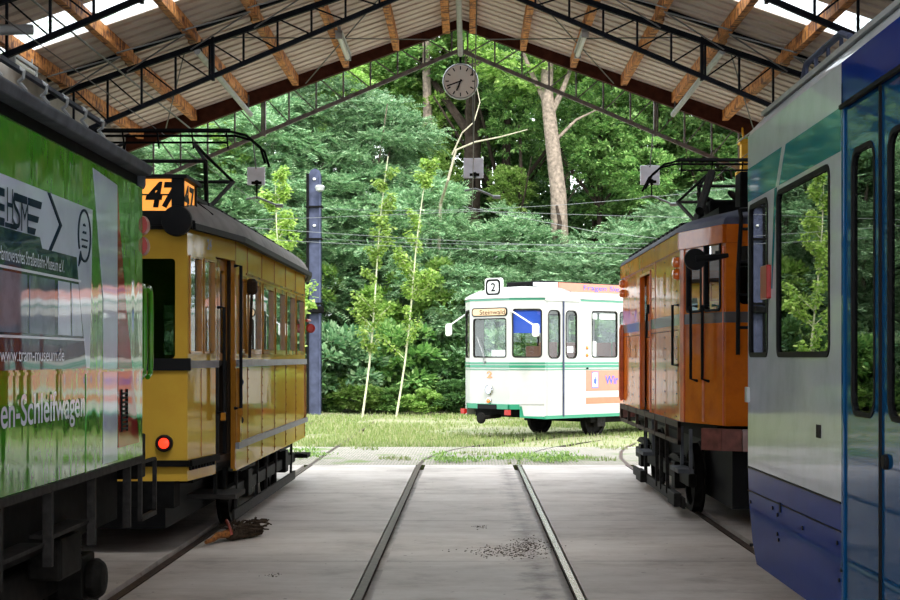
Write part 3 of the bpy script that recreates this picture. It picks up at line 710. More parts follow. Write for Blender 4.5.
for y in (7.6,4.0):
    MB().box(-2.5,-2.32,y-1.35,y+1.35,0.30,0.52).build('bogie_frame','gear',g,bevel=0.02)
    for dy in (-1.0,1.0):
        mb = MB(); mb.box(-2.33,-2.18,y+dy-0.14,y+dy+0.14,0.22,0.50); mb.lathe([(0.11,0),(0.12,0.05),(0.09,0.09),(0.03,0.10)],20,disc_x(-2.18,y+dy,0.36,0,0)); mb.build('axle_box','gear',g,bevel=0.01)
        mb = MB()
        for k in range(5): mb.tube([(-2.28+0.05*math.cos(a*0.5+k),y+dy+0.05*math.sin(a*0.5+k),0.5+0.02*k+a*0.0017) for a in range(0,13)],0.012,6)
        mb.build('coil_spring','steel_dark',g,smooth=True)
    mb = MB(); mb.box(-2.30,-2.12,y+0.2,y+0.62,0.46,0.68); mb.build('equipment_box','gear',g,bevel=0.02)
mb = MB(); mb.lathe([(0.13,0.0),(0.13,0.05),(0.05,0.07)],20,disc_x(-2.14,6.05,0.45,0,0)); mb.tube([(-2.1,5.2,0.47),(-2.1,6.05,0.47)],0.025,8); mb.build('brake_cylinder','gear',g,smooth=True)
mb = MB(); mb.prism([(8.15,0.10),(9.0,0.10),(9.05,0.22),(8.85,0.24),(8.7,0.16),(8.15,0.16)],0.05,lambda u,v,w:(-2.28+w,u,v)); mb.build('rail_guard','edge',g)

# ------------------------------------------------------------ pantograph
def pantograph(parent, x, y, zb, zt, mat='steel_dark', half=0.85, flip=1):
    r = parent; m = mat
    MB().box(x-0.6,x+0.6,y-0.02,y+0.02,zb-0.02,zb+0.03).build('pantograph_base',m,r)
    MB().box(x-0.6,x+0.6,y+1.2,y+1.24,zb-0.02,zb+0.03).build('pantograph_base',m,r)
    mb = MB(); mb.bar((x-0.55,y,zb+0.02),(x-0.55,y+1.22,zb+0.02),0.04,0.04); mb.bar((x+0.55,y,zb+0.02),(x+0.55,y+1.22,zb+0.02),0.04,0.04); mb.build('pantograph_base',m,r)
    zk = zb+(zt-zb)*0.5
    for sd in (-1,1):
        for a, kx in ((y+0.55,-1),(y+0.75,1)):
            MB().tube([(x+sd*0.5,a,zb+0.05),(x+sd*0.62,a+kx*0.75,zk)],0.022,8).build('lower_arm','edge',r,smooth=True)
            MB().tube([(x+sd*0.62,a+kx*0.75,zk),(x+sd*0.35,y+0.65,zt-0.1)],0.016,8).build('upper_arm',m,r,smooth=True)
    for yy in (y-0.2,y+1.5): MB().tube([(x-0.62,yy,zk),(x+0.62,yy,zk)],0.018,8).build('knee_tube','edge',r,smooth=True)
    for dy in (0.5,0.8):
        pts = [(x-half-0.28,y+dy,zt-0.32),(x-half-0.20,y+dy,zt-0.16),(x-half-0.06,y+dy,zt-0.04),(x-half+0.1,y+dy,zt),(x+half-0.1,y+dy,zt),(x+half+0.06,y+dy,zt-0.04),(x+half+0.20,y+dy,zt-0.16),(x+half+0.25,y+dy,zt-0.32)]
        MB().tube(pts,0.013,8).build('contact_bow',m,r,smooth=True)
    MB().box(x-half+0.1,x+half-0.1,y+0.49,y+0.51,zt-0.0,zt+0.03).build('carbon_strip','black',r)
    for z in (zt-0.09,): MB().bar((x-half+0.15,y+0.65,z),(x+half-0.15,y+0.65,z),0.02,0.02).build('head_bar',m,r)
    for sd in (-1,-0.5,0,0.5,1): MB().bar((x+sd*(half-0.15),y+0.65,zt-0.15),(x+sd*(half-0.15),y+0.55,zt),0.014,0.014).build('head_strut',m,r)

# ------------------------------------------------------------ yellow tram
YX, YA, YB_, YC, YD = -3.15, 12.2, 13.6, 19.3, 20.7
ye = empty('yellow_tram',(YX,16.4,0),0,'vintage ochre-yellow tram with lit 47 route box at the left','tram')
hw0, hw1 = 0.86, 1.04
plan = [(YX-hw0,YA),(YX+hw0,YA),(YX+hw1,YB_),(YX+hw1,YC),(YX+hw0,YD),(YX-hw0,YD),(YX-hw1,YC),(YX-hw1,YB_)]
R_ = lambda a: (YX+a)
def side(A, B, out, wins, zlo=0.62, zhi=2.68, t=0.04):
    """lower panelling, then a window band, all in one skin"""
    mb = MB(); wall_panel(mb, A, B, zlo, zhi, t, wins, out); return mb
P1, P2, P3, P4 = (YX+hw0,YA),(YX+hw1,YB_),(YX+hw1,YC),(YX+hw0,YD)
L1 = math.hypot(P2[0]-P1[0],P2[1]-P1[1]); ud = 0.55*L1
w_pl = [(0.04,0.36,1.66,2.46,0.02),(0.42,0.74,1.66,2.46,0.02)]
Pm = (P1[0]+(P2[0]-P1[0])*0.55, P1[1]+(P2[1]-P1[1])*0.55)
Pn = (P1[0]+(P2[0]-P1[0])*0.97, P1[1]+(P2[1]-P1[1])*0.97)
side(P1,Pm,1,w_pl).build('platform_panel','yellow',ye)
def ywin(A,B,q,wid=0.045,out=1,fr=True,w=-0.02,par=ye):
    if fr: m_ = MB(); ring(m_,A,B,q,wid,-0.03,0.014,out); par = m_.build('window_frame','ochre_wood',ye)
    m_ = MB(); pane(m_,A,B,q,w=w,out=out); m_.build('window_pane','glass',par)
for q in w_pl: ywin(P1,Pm,q,0.018)
mb = MB(); fn,_ = wallmap(Pm,Pn,1); Ld = math.hypot(Pn[0]-Pm[0],Pn[1]-Pm[1])
mb.prism([(0,2.50),(Ld,2.50),(Ld,2.68),(0,2.68)],-0.04,fn); mb.build('door_header','yellow',ye)
side(Pn,P2,1,[]).build('door_post','ochre_wood',ye)
# folding door leaves: tall framed glass, recessed; shade of the open doorway below painted black
for u0,u1 in ((0.02,Ld/2-0.01),(Ld/2+0.01,Ld-0.02)):
    A = fn(u0,0,-0.07); B = fn(u1,0,-0.07); A=(A[0],A[1]); B=(B[0],B[1]); LL = u1-u0
    mb = MB(); wall_panel(mb,A,B,1.60,2.50,0.03,[(0.06,LL-0.06,1.66,2.40,0.03)]); d = mb.build('door_leaf','ochre_wood',ye)
    mb = MB(); wall_panel(mb,A,B,0.66,1.60,0.03,[(0.03,LL-0.03,0.7,1.55,0.03)]); mb.build('doorway_shade_frame','black',ye)  # black in place of the unlit inside behind the open door
    ywin(A,B,(0.06,LL-0.06,1.66,2.40,0.03),fr=False,par=d)
# main side with five windows on each flank
Lm = YC-YB_; ws = []
u = 0.12; ws.append((0.10,0.56,1.66,2.38,0.03))
for k in range(5): u0 = 0.72+0.985*k; ws.append((u0,u0+0.86,1.66,2.38,0.03))
for A,B,out,nm in ((P2,P3,1,'body_side'),((YX-hw1,YB_),(YX-hw1,YC),-1,'body_side')):
    side(A,B,out,ws,0.83,2.68).build(nm,'yellow',ye)
    for q in ws: ywin(A,B,q,out=out)
    fq,_ = wallmap(A,B,out)
    MB().prism([(0,0.60),(Lm,0.60),(Lm,0.83),(0,0.83)],-0.03,fq).build('lower_skirt','yellow',ye)
    MB().prism([(-0.05,0.80),(Lm+0.02,0.80),(Lm+0.02,0.855),(-0.05,0.855)],0.035,fq).build('rub_board','beltgrey',ye)
    MB().prism([(0,1.54),(Lm,1.54),(Lm,1.605),(0,1.605)],0.025,fq).build('belt_rail','beltgrey',ye)
    mb = MB(); random.seed(3)
    for u in [0.70+0.985*k for k in range(6)]:
        mb.prism([(u-0.02,0.62),(u+0.015,0.62),(u+0.015,1.54),(u-0.02,1.54)],0.006,fq)
        for z in range(11):
            p = fq(u,0.66+0.085*z,0.008); mb.box(p[0]-0.004,p[0]+0.004,p[1]-0.008,p[1]+0.008,p[2]-0.008,p[2]+0.008)
    mb.build('panel_joint','ochre_wood',ye)
    mb = MB()
    for u in [0.66+0.985*k for k in range(6)]: mb.prism([(u-0.012,2.42),(u+0.012,2.42),(u+0.012,2.66),(u-0.012,2.66)],0.008,fq)
    mb.prism([(0.58,2.405),(Lm,2.405),(Lm,2.425),(0.58,2.425)],0.012,fq); mb.build('letterboard_frame','ochre_wood',ye)
fq,_ = wallmap(P2,P3,1)
for u in (0.0,):
    MB().prism([(0.03,0.84),(0.13,0.84),(0.13,1.53),(0.03,1.53)],0.03,fq).build('corner_pillar','ochre_wood',ye)
MB().prism([(Lm-0.09,0.84),(Lm-0.01,0.84),(Lm-0.01,1.53),(Lm-0.09,1.53)],0.02,fq).build('corner_pillar','ochre_wood',ye)
for z in (1.05,1.40): p = fq(0.18,z,0.0); MB().lathe([(0.03,0),(0.03,0.03),(0.012,0.04)],14,disc_x(p[0],p[1],z,0,0)).build('door_stop','black',ye)
# far platform
side(P3,P4,1,[(0.2,1.2,1.66,2.46,0.03)]).build('platform_panel','yellow',ye)
side((YX-hw1,YC),(YX-hw0,YD),-1,[(0.2,1.2,1.66,2.46,0.03)]).build('platform_panel','yellow',ye)
side((YX-hw0,YA),(YX-hw1,YB_),-1,[(0.2,0.6,1.66,2.46,0.03),(0.75,1.2,1.66,2.46,0.03)]).build('platform_panel','yellow',ye)
# front end
for A,B,out in (((YX-hw0,YA),(YX+hw0,YA),1),((YX-hw0,YD),(YX+hw0,YD),-1)):
    W3 = 2*hw0; fr = [(0.10,0.55,1.62,2.43,0.03),(0.62,1.20,1.62,2.43,0.03),(1.27,1.62,1.62,2.43,0.03)] if out==1 else [(0.1,1.6,1.66,2.43,0.03)]
    side(A,B,out,fr).build('end_panel','yellow',ye)
    for q in fr: gg = MB(); pane(gg,A,B,q,out=out); gg.build('windscreen','glass_dark',ye)
    ff,_ = wallmap(A,B,out)
    MB().prism([(-0.03,1.52),(W3+0.03,1.52),(W3+0.03,1.62),(-0.03,1.62)],0.03,ff).build('end_belt_rail','black',ye)
    MB().prism([(-0.02,0.74),(W3+0.02,0.74),(W3+0.02,0.79),(-0.02,0.79)],0.05,ff).build('end_bumper_strip','steel_dark',ye)
f1,_ = wallmap(P1,Pm,1)
MB().prism([(0,0.74),(ud,0.74),(ud,0.79),(0,0.79)],0.04,f1).build('bumper_strip','steel_dark',ye)
mb = MB()
for k in range(9): mb.prism([(0.04+0.08*k,0.705),(0.08+0.08*k,0.705),(0.08+0.08*k,0.735),(0.04+0.08*k,0.735)],0.015,f1)
tag(mb.build('riveting','steel_dark',ye),kind='stuff')
MB().prism([(0,1.54),(ud,1.54),(ud,1.60),(0,1.60)],0.03,f1).build('belt_rail','beltgrey',ye)
mb = MB(); mb.prism([(0.36,0.80),(0.375,0.80),(0.375,1.53),(0.36,1.53)],0.006,f1); mb.build('panel_joint','ochre_wood',ye)
# handrails, lamp, mirror
for q, zlo, zhi in ((fn(0.02,0,0.07),1.15,2.06),(fn(Ld-0.05,0,0.07),1.17,2.45)):
    p = q; MB().tube([(p[0]-0.06,p[1]+0.02,zhi),(p[0],p[1],zhi),(p[0],p[1],zlo),(p[0]-0.06,p[1]+0.02,zlo)],0.016,8).build('handrail','black',ye,smooth=True)
    MB().box(p[0]-0.03,p[0]+0.015,p[1]-0.015,p[1]+0.015,zlo-0.07,zlo).build('handrail_socket','ochre_wood',ye,bevel=0.008)
lx = (165-VX)*YA/F
MB().lathe([(0.068,0),(0.07,0.05),(0.055,0.06),(0.045,0.05)],24,disc_y(lx,YA,pz(443,F/YA))).build('lamp_housing','black',ye,smooth=True); lh = [c for c in ye.children if c.name.startswith('lamp_housing')][0]
MB().lathe([(0.045,0.04),(0.04,0.065),(0.02,0.07)],24,disc_y(lx,YA,pz(443,F/YA))).build('tail_light','lamp_red',lh,smooth=True)
mx_, mz_ = (177-VX)*12.0/F, pz(221,125)
MB().lathe([(0.118,0),(0.125,0.02),(0.118,0.05),(0.04,0.06)],28,disc_y(mx_,12.02,mz_)).build('round_mirror','black',ye,smooth=True)
MB().tube([(mx_,12.02,mz_),(mx_+0.12,12.08,mz_),(YX+hw0,YA,mz_+0.02)],0.014,8).build('mirror_arm','black',ye,smooth=True)
mb = MB(); arch_roof(mb,plan,2.69,0.45,10,0.05); mb.build('roof','roofgrey',ye,smooth=True)
mb = MB()
for i in range(len(plan)):
    a, b = plan[i], plan[(i+1)%len(plan)]
    ca = lambda p:(YX+(p[0]-YX)*1.06,16.45+(p[1]-16.45)*1.012)
    a = ca(a); b = ca(b); mb.bar((*a,2.69),(*b,2.69),0.05,0.05)
mb.build('roof_edge','black',ye)
mb = MB()
for sd in (-1,1): mb.bar((YX+sd*0.75,12.9,3.02),(YX+sd*0.75,19.9,3.02),0.03,0.03)
for k in range(10):
    for sd in (-1,1):
        y = 13.0+0.75*k; mb.bar((YX+sd*0.75,y,3.0),(YX+sd*0.93,y,2.86),0.02,0.02); mb.box(YX+sd*0.75-0.03,YX+sd*0.75+0.03,y-0.05,y+0.05,2.96,3.04)
mb.build('roof_walkway_edge','black',ye)
MB().box(YX-0.6,YX+0.6,13.4,19.6,3.08,3.14).build('roof_boards','steel_dark',ye)
pantograph(ye,-3.15,14.6,3.12,3.90)
for y in (17.6,18.4): MB().box(-3.6,-2.7,y,y+0.5,3.03,3.18).build('resistor_box','steel_dark',ye,bevel=0.02)
# route box with 47
bx0,bx1,by0,by1,bz0,bz1 = -2.76,-2.30,12.10,12.70,2.81,3.07
RB = MB(); RB.box(-3.7,bx1+0.02,by0-0.01,by1,bz0-0.12,bz0); RB.box(bx0-0.05,bx1+0.03,by0-0.04,by1+0.03,bz1,bz1+0.03)
for x in (bx0,bx1-0.03):
    for y in (by0,by1-0.03): RB.box(x,x+0.03,y,y+0.03,bz0,bz1)
RB.box(bx1-0.10,bx1,by0-0.002,by0+0.03,bz0,bz1); RB.box(bx0,bx1,by0-0.003,by0+0.01,(bz0+bz1)/2-0.006,(bz0+bz1)/2+0.006)
RB.build('route_box','black',ye)
MB().box(bx0+0.02,bx1-0.02,by0+0.012,by1-0.012,bz0+0.002,bz1-0.002).build('route_glass','signorange',ye)
text('route_number','47','black',ye,(-2.61,by0-0.001,bz0+0.02),(1,0,0),(0,0,1),0.29,0.215,bold=0.04,shear=0.18,depth=0.004)
text('route_number','47','black',ye,(bx1-0.012,by0+0.06,bz0+0.015),(0,1,0),(0,0,1),0.44,0.215,bold=0.04,depth=0.004)
text('fleet_number','24','beltgrey',ye,(YX+hw0+0.075,12.68,2.54),(P2[0]-P1[0],P2[1]-P1[1],0),(0,0,1),0.12,0.09,bold=0.03,depth=0.003)
# floor, seats, bulkheads inside
MB().prism([(x,y) for x,y in [(YX-hw0+.04,YA+.04),(YX+hw0-.04,YA+.04),(YX+hw1-.05,YB_),(YX+hw1-.05,YC),(YX+hw0-.04,YD-.04),(YX-hw0+.04,YD-.04),(YX-hw1+.05,YC),(YX-hw1+.05,YB_)]],0.06,lambda u,v,w:(u,v,0.70+w)).build('interior_floor','interior',ye)
for y in (YB_,YC):
    mb = MB(); wall_panel(mb,(YX-0.98,y),(YX+0.98,y),0.76,2.66,0.04,[(0.15,0.6,1.6,2.3,0.04),(0.7,1.26,0.85,2.3,0.04),(1.36,1.8,1.6,2.3,0.04)],1); mb.build('bulkhead','interior',ye)
for k in range(5):
    for sd in (-1,1):
        y = 14.1+1.0*k; x = YX+sd*0.65; mb = MB(); mb.box(x-0.28,x+0.28,y,y+0.4,1.1,1.16); mb.box(x-0.28,x+0.28,y+0.4,y+0.44,1.1,1.62); mb.box(x-0.2,x+0.2,y+0.1,y+0.3,0.76,1.1); mb.build('bench_seat','ochre_wood',ye)
# running gear
MB().box(YX-0.85,YX+0.85,12.5,20.4,0.58,0.68).build('underframe','steel_dark',ye)
MB().box(YX-0.62,YX+0.62,12.5,20.4,0.20,0.60).build('underframe_shade_fill','black',ye)  # added black box that stands for the shade under the body
MB().box(YX-0.75,YX+0.75,YA+0.0,YA+0.25,0.40,0.62).build('coupler_beam','steel_dark',ye)
MB().tube([(YX,YA,0.5),(YX,YA-0.55,0.48)],0.05,10).build('drawbar','gear',ye,smooth=True)
MB().box(fn(0,0,0)[0]-0.25,fn(0,0,0)[0]+0.17,12.98,13.55,0.40,0.44).build('door_step','edge',ye)
mb = MB(); mb.bar((-2.2,13.0,0.42),(-2.2,13.0,0.64),0.03,0.03); mb.bar((-2.2,13.5,0.42),(-2.2,13.5,0.64),0.03,0.03); mb.build('step_hanger','steel_dark',ye)
for y in (14.9-16.4,17.9-16.4): wheelset(ye,y,r=0.38)
for sd in (-1,1):
    MB().box(YX+sd*0.9-0.04,YX+sd*0.9+0.04,13.8,19.1,0.30,0.42).build('truck_frame','gear',ye,bevel=0.01)
    for y in (14.9,17.9):
        x = YX+sd*0.92; MB().box(x-0.06,x+0.06,y-0.13,y+0.13,0.26,0.52).build('axle_box','gear',ye,bevel=0.01)
        mb = MB()
        for k in range(5): mb.box(x-0.04,x+0.04,y-0.5+0.07*k,y+0.5-0.07*k,0.53+0.014*k,0.54+0.014*k)
        mb.build('leaf_spring','edge',ye)
    for y in (14.2,15.6,16.3,17.1,18.6):
        MB().bar((YX+sd*0.94,y,0.12),(YX+sd*0.94,y+0.05,0.60),0.03,0.03).build('guard_hanger','edge',ye)
    mb = MB(); mb.box(YX+sd*0.95-0.012,YX+sd*0.95+0.012,14.0,18.9,0.10,0.20); mb.build('lifeguard_board','edge',ye)
MB().box(YX+0.6,YX+1.1,19.0,19.4,0.35,0.40).build('rear_step','steel_dark',ye)
MB().box(YX+0.55,YX+1.0,19.75,20.2,0.30,0.35).build('rear_step','steel_dark',ye)
mb = MB(); mb.tube([(YX+hw1+0.02,YC,2.1),(YX+hw1+0.05,YC+0.1,2.1)],0.02,8); mb.lathe([(0.05,0),(0.06,0.03),(0.04,0.05)],16,disc_y(YX+hw1+0.06,YC+0.14,2.0)); mb.build('rear_signal_lamp','lens_red',ye)
mb = MB(); fq2 = fq
p = fq2(0.62,0,0.05); mb.lathe([(0.03,0),(0.055,0.03),(0.055,0.12),(0.03,0.15)],14,Matrix.Translation((p[0],p[1],2.22))); mb.tube([(p[0]-.05,p[1],2.3),(p[0],p[1],2.33)],0.012,6); mb.tube([(p[0],p[1],2.22),(p[0]-0.02,p[1],1.62)],0.014,6); mb.build('bell_pull','interior',ye)
# ------------------------------------------------------------ blue and silver tram (right, near)
BX, BY1, BY0 = 1.86, 10.0, 0.8
bl = empty('blue_tram',(3.15,5.4,0),0,'modern silver and blue tram with tall dark windows at the right edge','tram')
A, B = (BX,BY0), (BX,BY1)
fb,LB = wallmap(A,B,-1)
uu = lambda y: y-BY0
yb = lambda px: F*BX/(px-VX)
# silver skin between the doors and the end
ydoor = yb(841)
wins = [(uu(yb(830))-(ydoor-BY0), uu(yb(777))-(ydoor-BY0), 1.63, 2.63, 0.07), (uu(yb(768))-(ydoor-BY0), BY1-ydoor-0.05, 1.63, 2.63, 0.07)]
A2 = (BX,ydoor)
mb = MB(); wall_panel(mb,A2,B,0.90,3.10,0.04,wins,-1); mb.build('side_panel','silver',bl)
MB().prism([(0,0.29),(BY1-ydoor-0.30,0.29),(BY1-ydoor-0.16,0.42),(BY1-ydoor-0.04,0.66),(BY1-ydoor,0.90),(0,0.90)],-0.04,wallmap(A2,B,-1)[0]).build('lower_panel','navy',bl)
f2,L2 = wallmap(A2,B,-1)
mb = MB(); fr = MB(); mb2 = MB()
for q in wins:
    m_ = MB(); pane(m_,A2,B,q,w=-0.012,out=-1); m_.build('window_pane','glass_dark',bl)
    m_ = MB(); ring(m_,A2,B,q,0.025,-0.03,0.006,-1); m_.build('window_seal','black',bl)
for q in wins: mb2.prism([(q[0]+0.04,q[2]+0.005),(q[1]-0.04,q[2]+0.005),(q[1]-0.04,q[2]+0.03),(q[0]+0.04,q[2]+0.03)],0.004,f2)
mb2.build('window_ledge','edge',bl)
# stripe and slanted bar
mb3 = MB(); ys = lambda px: yb(px)-ydoor
mb3.prism([(0,2.66),(L2,2.66),(L2,2.88),(0,2.88)],0.0015,f2); mb3.build('teal_stripe','teal',bl)
mb3 = MB(); mb3.prism([(ys(779),2.655),(ys(776),2.655),(ys(782.5),2.885),(ys(786),2.885)],0.003,f2); mb3.build('slanted_pale_bar','silver',bl)
mb3 = MB(); mb3.prism([(ys(772.5),2.05),(ys(771),2.05),(ys(774.5),2.655),(ys(777),2.655)],0.0015,f2); mb3.build('teal_slant','teal',bl)
mb3 = MB(); mb3.prism([(0,0.895),(L2,0.895),(L2,0.905),(0,0.905)],0.006,f2); mb3.prism([(0,0.752),(L2,0.74),(L2,0.748),(0,0.76)],0.003,f2)
mb3.build('panel_seam','black',bl)
mb3 = MB()
for px,py in ((751,502),(778,515),(803,528),(838,543),(751,545),(842,570),(773,508),(778,534),(779,540),(840,580)):
    y = yb(px); s = F/y; m_ = MB(); m_.lathe([(0.011,0),(0.011,0.02)],10,disc_x(BX-0.008,y,pz(py,s),0,0)); m_.build('panel_screw','black',bl)
mb3.prism([(ys(781),0.70),(ys(781)+0.02,0.70),(ys(781)+0.02,0.76),(ys(781),0.76)],0.008,f2); mb3.build('panel_latch','black',bl)
mb3 = MB(); y = yb(820); mb3.box(BX,BX+0.0,y,y,1,1); 
MB().box(BX-0.006,BX+0.003,yb(821),yb(817),1.20,1.27).build('key_switch','edge',bl)
MB().box(BX-0.028,BX+0.004,yb(771),yb(764.5),1.99,2.20).build('side_indicator','lens_red',bl,bevel=0.008)
MB().box(BX-0.02,BX+0.0,9.93,10.01,1.33,1.43).build('end_marker','pipe',bl)
# doors: two visible leaves of blue, then further leaves and silver body towards the camera
MB().box(BX,BX+0.04,ydoor-0.04,ydoor,0.30,3.0).build('door_post','doorblue',bl,bevel=0.005)
MB().box(BX,BX+0.05,BY0,ydoor-0.01,2.88,3.10).build('door_header','navy',bl)
MB().bar((BX-0.005,BY0,2.875),(BX-0.005,ydoor-0.01,2.875),0.02,0.02).build('door_gutter','black',bl)
yy = ydoor-0.045; k = 0
while yy > BY0+0.3 and k < 8:
    y1 = yy; y0 = max(yy-0.64,BY0); AA = (BX+0.012,y0); BB = (BX+0.012,y1-0.015); LL = y1-0.015-y0
    if k % 4 < 4:
        wn_ = (0.10,LL-0.10,1.345,2.64,0.10)
        mb = MB(); wall_panel(mb,AA,BB,0.30,2.865,0.035,[wn_],-1,6); mb.build('door_leaf','doorblue',bl)
        g2 = MB(); pane(g2,AA,BB,wn_,w=-0.014,out=-1,k=6); g2.build('door_glass','glass_dark',bl)
        r2 = MB(); ring(r2,AA,BB,wn_,0.022,-0.03,0.004,-1,k=6); r2.build('door_seal','black',bl)
        MB().box(BX+0.0,BX+0.035,y0-0.016,y0+0.0,0.30,2.865).build('door_edge_rubber','black',bl)
    yy -= 0.64; k += 1
MB().lathe([(0.03,0),(0.035,0.01),(0.035,0.03)],20,disc_x(BX-0.008,6.72,1.16,0,0)).build('door_button','black',bl)
# roof, far side, ends, floor
pr = [(BX+0.0,3.09),(BX+0.015,3.13),(BX+0.12,3.24),(BX+0.45,3.33),(3.15,3.37),(5.85-BX,3.33),(6.18-BX,3.24),(6.3-BX,3.09)]
MB().prism(pr,LB,lambda u,v,w:(u,BY0+w,v)).build('roof','silver',bl,smooth=True)
mb = MB(); mb.bar((BX+0.10,BY0,3.245),(BX+0.10,BY1-0.02,3.245),0.03,0.03); mb.build('roof_gutter','pipe',bl)
mb = MB(); mb.tube([(BX+0.2,9.3,3.30),(BX+0.2,9.15,3.42),(BX+0.2,8.3,3.42),(BX+0.2,8.1,3.36)],0.02,8)
for y in (8.3,8.6,8.9,9.15): mb.tube([(BX+0.2,y,3.30),(BX+0.2,y,3.42)],0.012,6)
mb.build('roof_rail','polesteel',bl,smooth=True)
MB().box(4.40,4.44,BY0,BY1-0.03,0.30,3.10).build('far_side','silver',bl)
MB().box(BX+0.05,4.39,BY0+0.01,BY0+0.05,0.30,3.09).build('end_wall','silver',bl)
EW = MB(); wall_panel(EW,(BX+0.05,BY1-0.01),(4.39,BY1-0.01),0.88,3.09,0.04,[(0.2,2.14,1.6,2.7,0.1)],-1); EW.build('end_wall','silver',bl)
g3 = MB(); pane(g3,(BX+0.05,BY1-0.01),(4.39,BY1-0.01),(0.2,2.14,1.6,2.7,0.1),w=-0.02,out=-1); g3.build('windscreen','glass_dark',bl)
MB().box(BX+0.06,4.38,BY0+0.06,BY1-0.08,0.85,0.90).build('interior_floor','black',bl)
MB().box(BX+0.3,4.2,BY0+0.3,BY1-0.4,0.45,0.84).build('underframe','steel_dark',bl)
for y in (8.6-5.4,7.0-5.4): wheelset(bl,y)
for k in range(4):
    y = 7.2+0.7*k; mb = MB(); mb.box(2.2,2.65,y,y+0.4,1.25,1.33); mb.box(2.2,2.65,y+0.36,y+0.42,1.33,1.95); mb.box(2.35,2.5,y+0.1,y+0.3,0.9,1.25); mb.build('seat','interior',bl,bevel=0.02)

# ------------------------------------------------------------ orange work tram (right, behind)
OX = 3.15; OA,OB,OC,OD = 13.9,14.86,20.45,21.4
og = empty('orange_work_tram',(OX,17.6,0),0,'weathered orange work tram with grey waist band and round side lamps','tram')
h0,h1 = 0.77,1.05; oz0,oz1 = 0.99,2.86
pl = [(OX-h0,OA),(OX+h0,OA),(OX+h1,OB),(OX+h1,OC),(OX+h0,OD),(OX-h0,OD),(OX-h1,OC),(OX-h1,OB)]
yo = lambda px: F*2.1/(px-VX) if False else F*(OX-h1-0)/(px-VX)
for sd in (-1,1):
    A=(OX+sd*h1,OB); B=(OX+sd*h1,OC)
    fo,Lo = wallmap(A,B,sd)
    # a recessed doorway in each flank
    ud0,ud1 = 17.35-OB, 18.35-OB
    for u0,u1 in ((0,ud0),(ud1,Lo)): MB().prism([(u0,oz0),(u1,oz0),(u1,oz1),(u0,oz1)],-0.05,fo).build('side_panel','orange',og)
    MB().prism([(ud0,2.62),(ud1,2.62),(ud1,oz1),(ud0,oz1)],-0.05,fo).build('side_panel','orange',og)
    MB().prism([(ud0,oz0),(ud1,oz0),(ud1,2.62),(ud0,2.62)],-0.04,lambda u,v,w: fo(u,v,w-0.07)).build('sliding_door','orange',og)
    mb = MB()
    for u in (ud0-0.02,ud1): mb.prism([(u,oz0),(u+0.025,oz0),(u+0.025,2.64),(u,2.64)],0.012,fo)
    mb.prism([(ud0,2.60),(ud1,2.60),(ud1,2.63),(ud0,2.63)],0.012,fo)
    mb.build('door_frame','orange_trim',og)
    for u,w_ in ((16.9-OB,0.012),(0.02,0.07)): MB().prism([(u,oz0),(u+w_,oz0),(u+w_,oz1),(u,oz1)],0.005,fo).build('cover_strip','orange_trim',og)
    mb = MB()
    for u in (0.3,1.2,ud0-0.25,ud1+0.15,ud1+0.9,Lo-0.08):
        for k in range(16):
            z = 1.03+0.115*k; 
            if abs(z-2.0)<0.07: continue
            p = fo(u,z,0.003); mb.box(p[0]-0.005,p[0]+0.005,p[1]-0.006,p[1]+0.006,z-0.006,z+0.006)
    for k in range(40):
        u = 0.1+k*0.135
        if ud0-0.03<u<ud1+0.03: continue
        for z in (1.90,2.80): p = fo(u,z,0.003); mb.box(p[0]-0.005,p[0]+0.005,p[1]-0.006,p[1]+0.006,z-0.006,z+0.006)
    tag(mb.build('riveting','grey_band',og),kind='stuff')
    for u0,u1 in ((0,ud0),(ud1,Lo)): MB().prism([(u0,1.95),(u1,1.95),(u1,2.06),(u0,2.06)],0.004,fo).build('waist_band','grey_band',og)
    MB().prism([(ud0,1.95),(ud1,1.95),(ud1,2.06),(ud0,2.06)],0.004,lambda u,v,w: fo(u,v,w-0.07)).build('waist_band','grey_band',og)
    MB().prism([(-0.03,oz1-0.0),(Lo+0.03,oz1-0.0),(Lo+0.03,oz1-0.17),(-0.03,oz1-0.17)],0.03,fo).build('cornice','orange',og)
    for yy_,zz in ((15.05,2.58),(15.05,2.46),(20.35,2.62),(20.35,2.49)):
        MB().lathe([(0.055,0),(0.055,0.03),(0.045,0.055),(0.02,0.065)],18,Matrix.Translation((OX+sd*(h1+0.0),yy_,zz)) @ Matrix.Rotation(sd*PI/2,4,'Y')).build('side_lamp','lens_orange',og,smooth=True)
    mb = MB(); p = fo(Lo-0.06,0,0); mb.tube([(p[0],p[1],1.05),(p[0]+sd*0.02,p[1],1.1),(p[0]+sd*0.02,p[1],2.0),(p[0],p[1],2.06)],0.045,10); mb.build('corner_pillar','orange_trim',og,smooth=True)
    mb = MB(); p = fo(ud0+0.12,0,-0.0)
    mb.tube([(p[0]-sd*.07,p[1],1.86),(p[0]+sd*.03,p[1],1.86),(p[0]+sd*.03,p[1],2.14),(p[0]-sd*.07,p[1]+0.12,2.14)],0.014,8); mb.box(p[0]-0.03,p[0]+0.03,p[1]-0.03,p[1]+0.03,2.14,2.24); mb.build('door_handle','black',og)
    mb = MB(); p = fo(0.18,0,0.06); mb.tube([(p[0]-sd*.06,p[1],2.15),(p[0],p[1],2.15),(p[0],p[1],1.55),(p[0]-sd*.06,p[1],1.55)],0.014,8); mb.build('grab_rail','black',og)
    # girder
    mb = MB(); mb.prism([(0,0.93),(Lo,0.93),(Lo,0.99),(0,0.99)],0.03,fo); mb.prism([(0,0.76),(Lo,0.76),(Lo,0.80),(0,0.80)],0.03,fo)
    for k in range(7): u = Lo*k/6; mb.prism([(max(0,u-0.02),0.76),(u+0.02,0.76),(u+0.02,0.99),(max(0,u-0.02),0.99)],0.035,fo)
    mb.build('side_girder','girder',og)
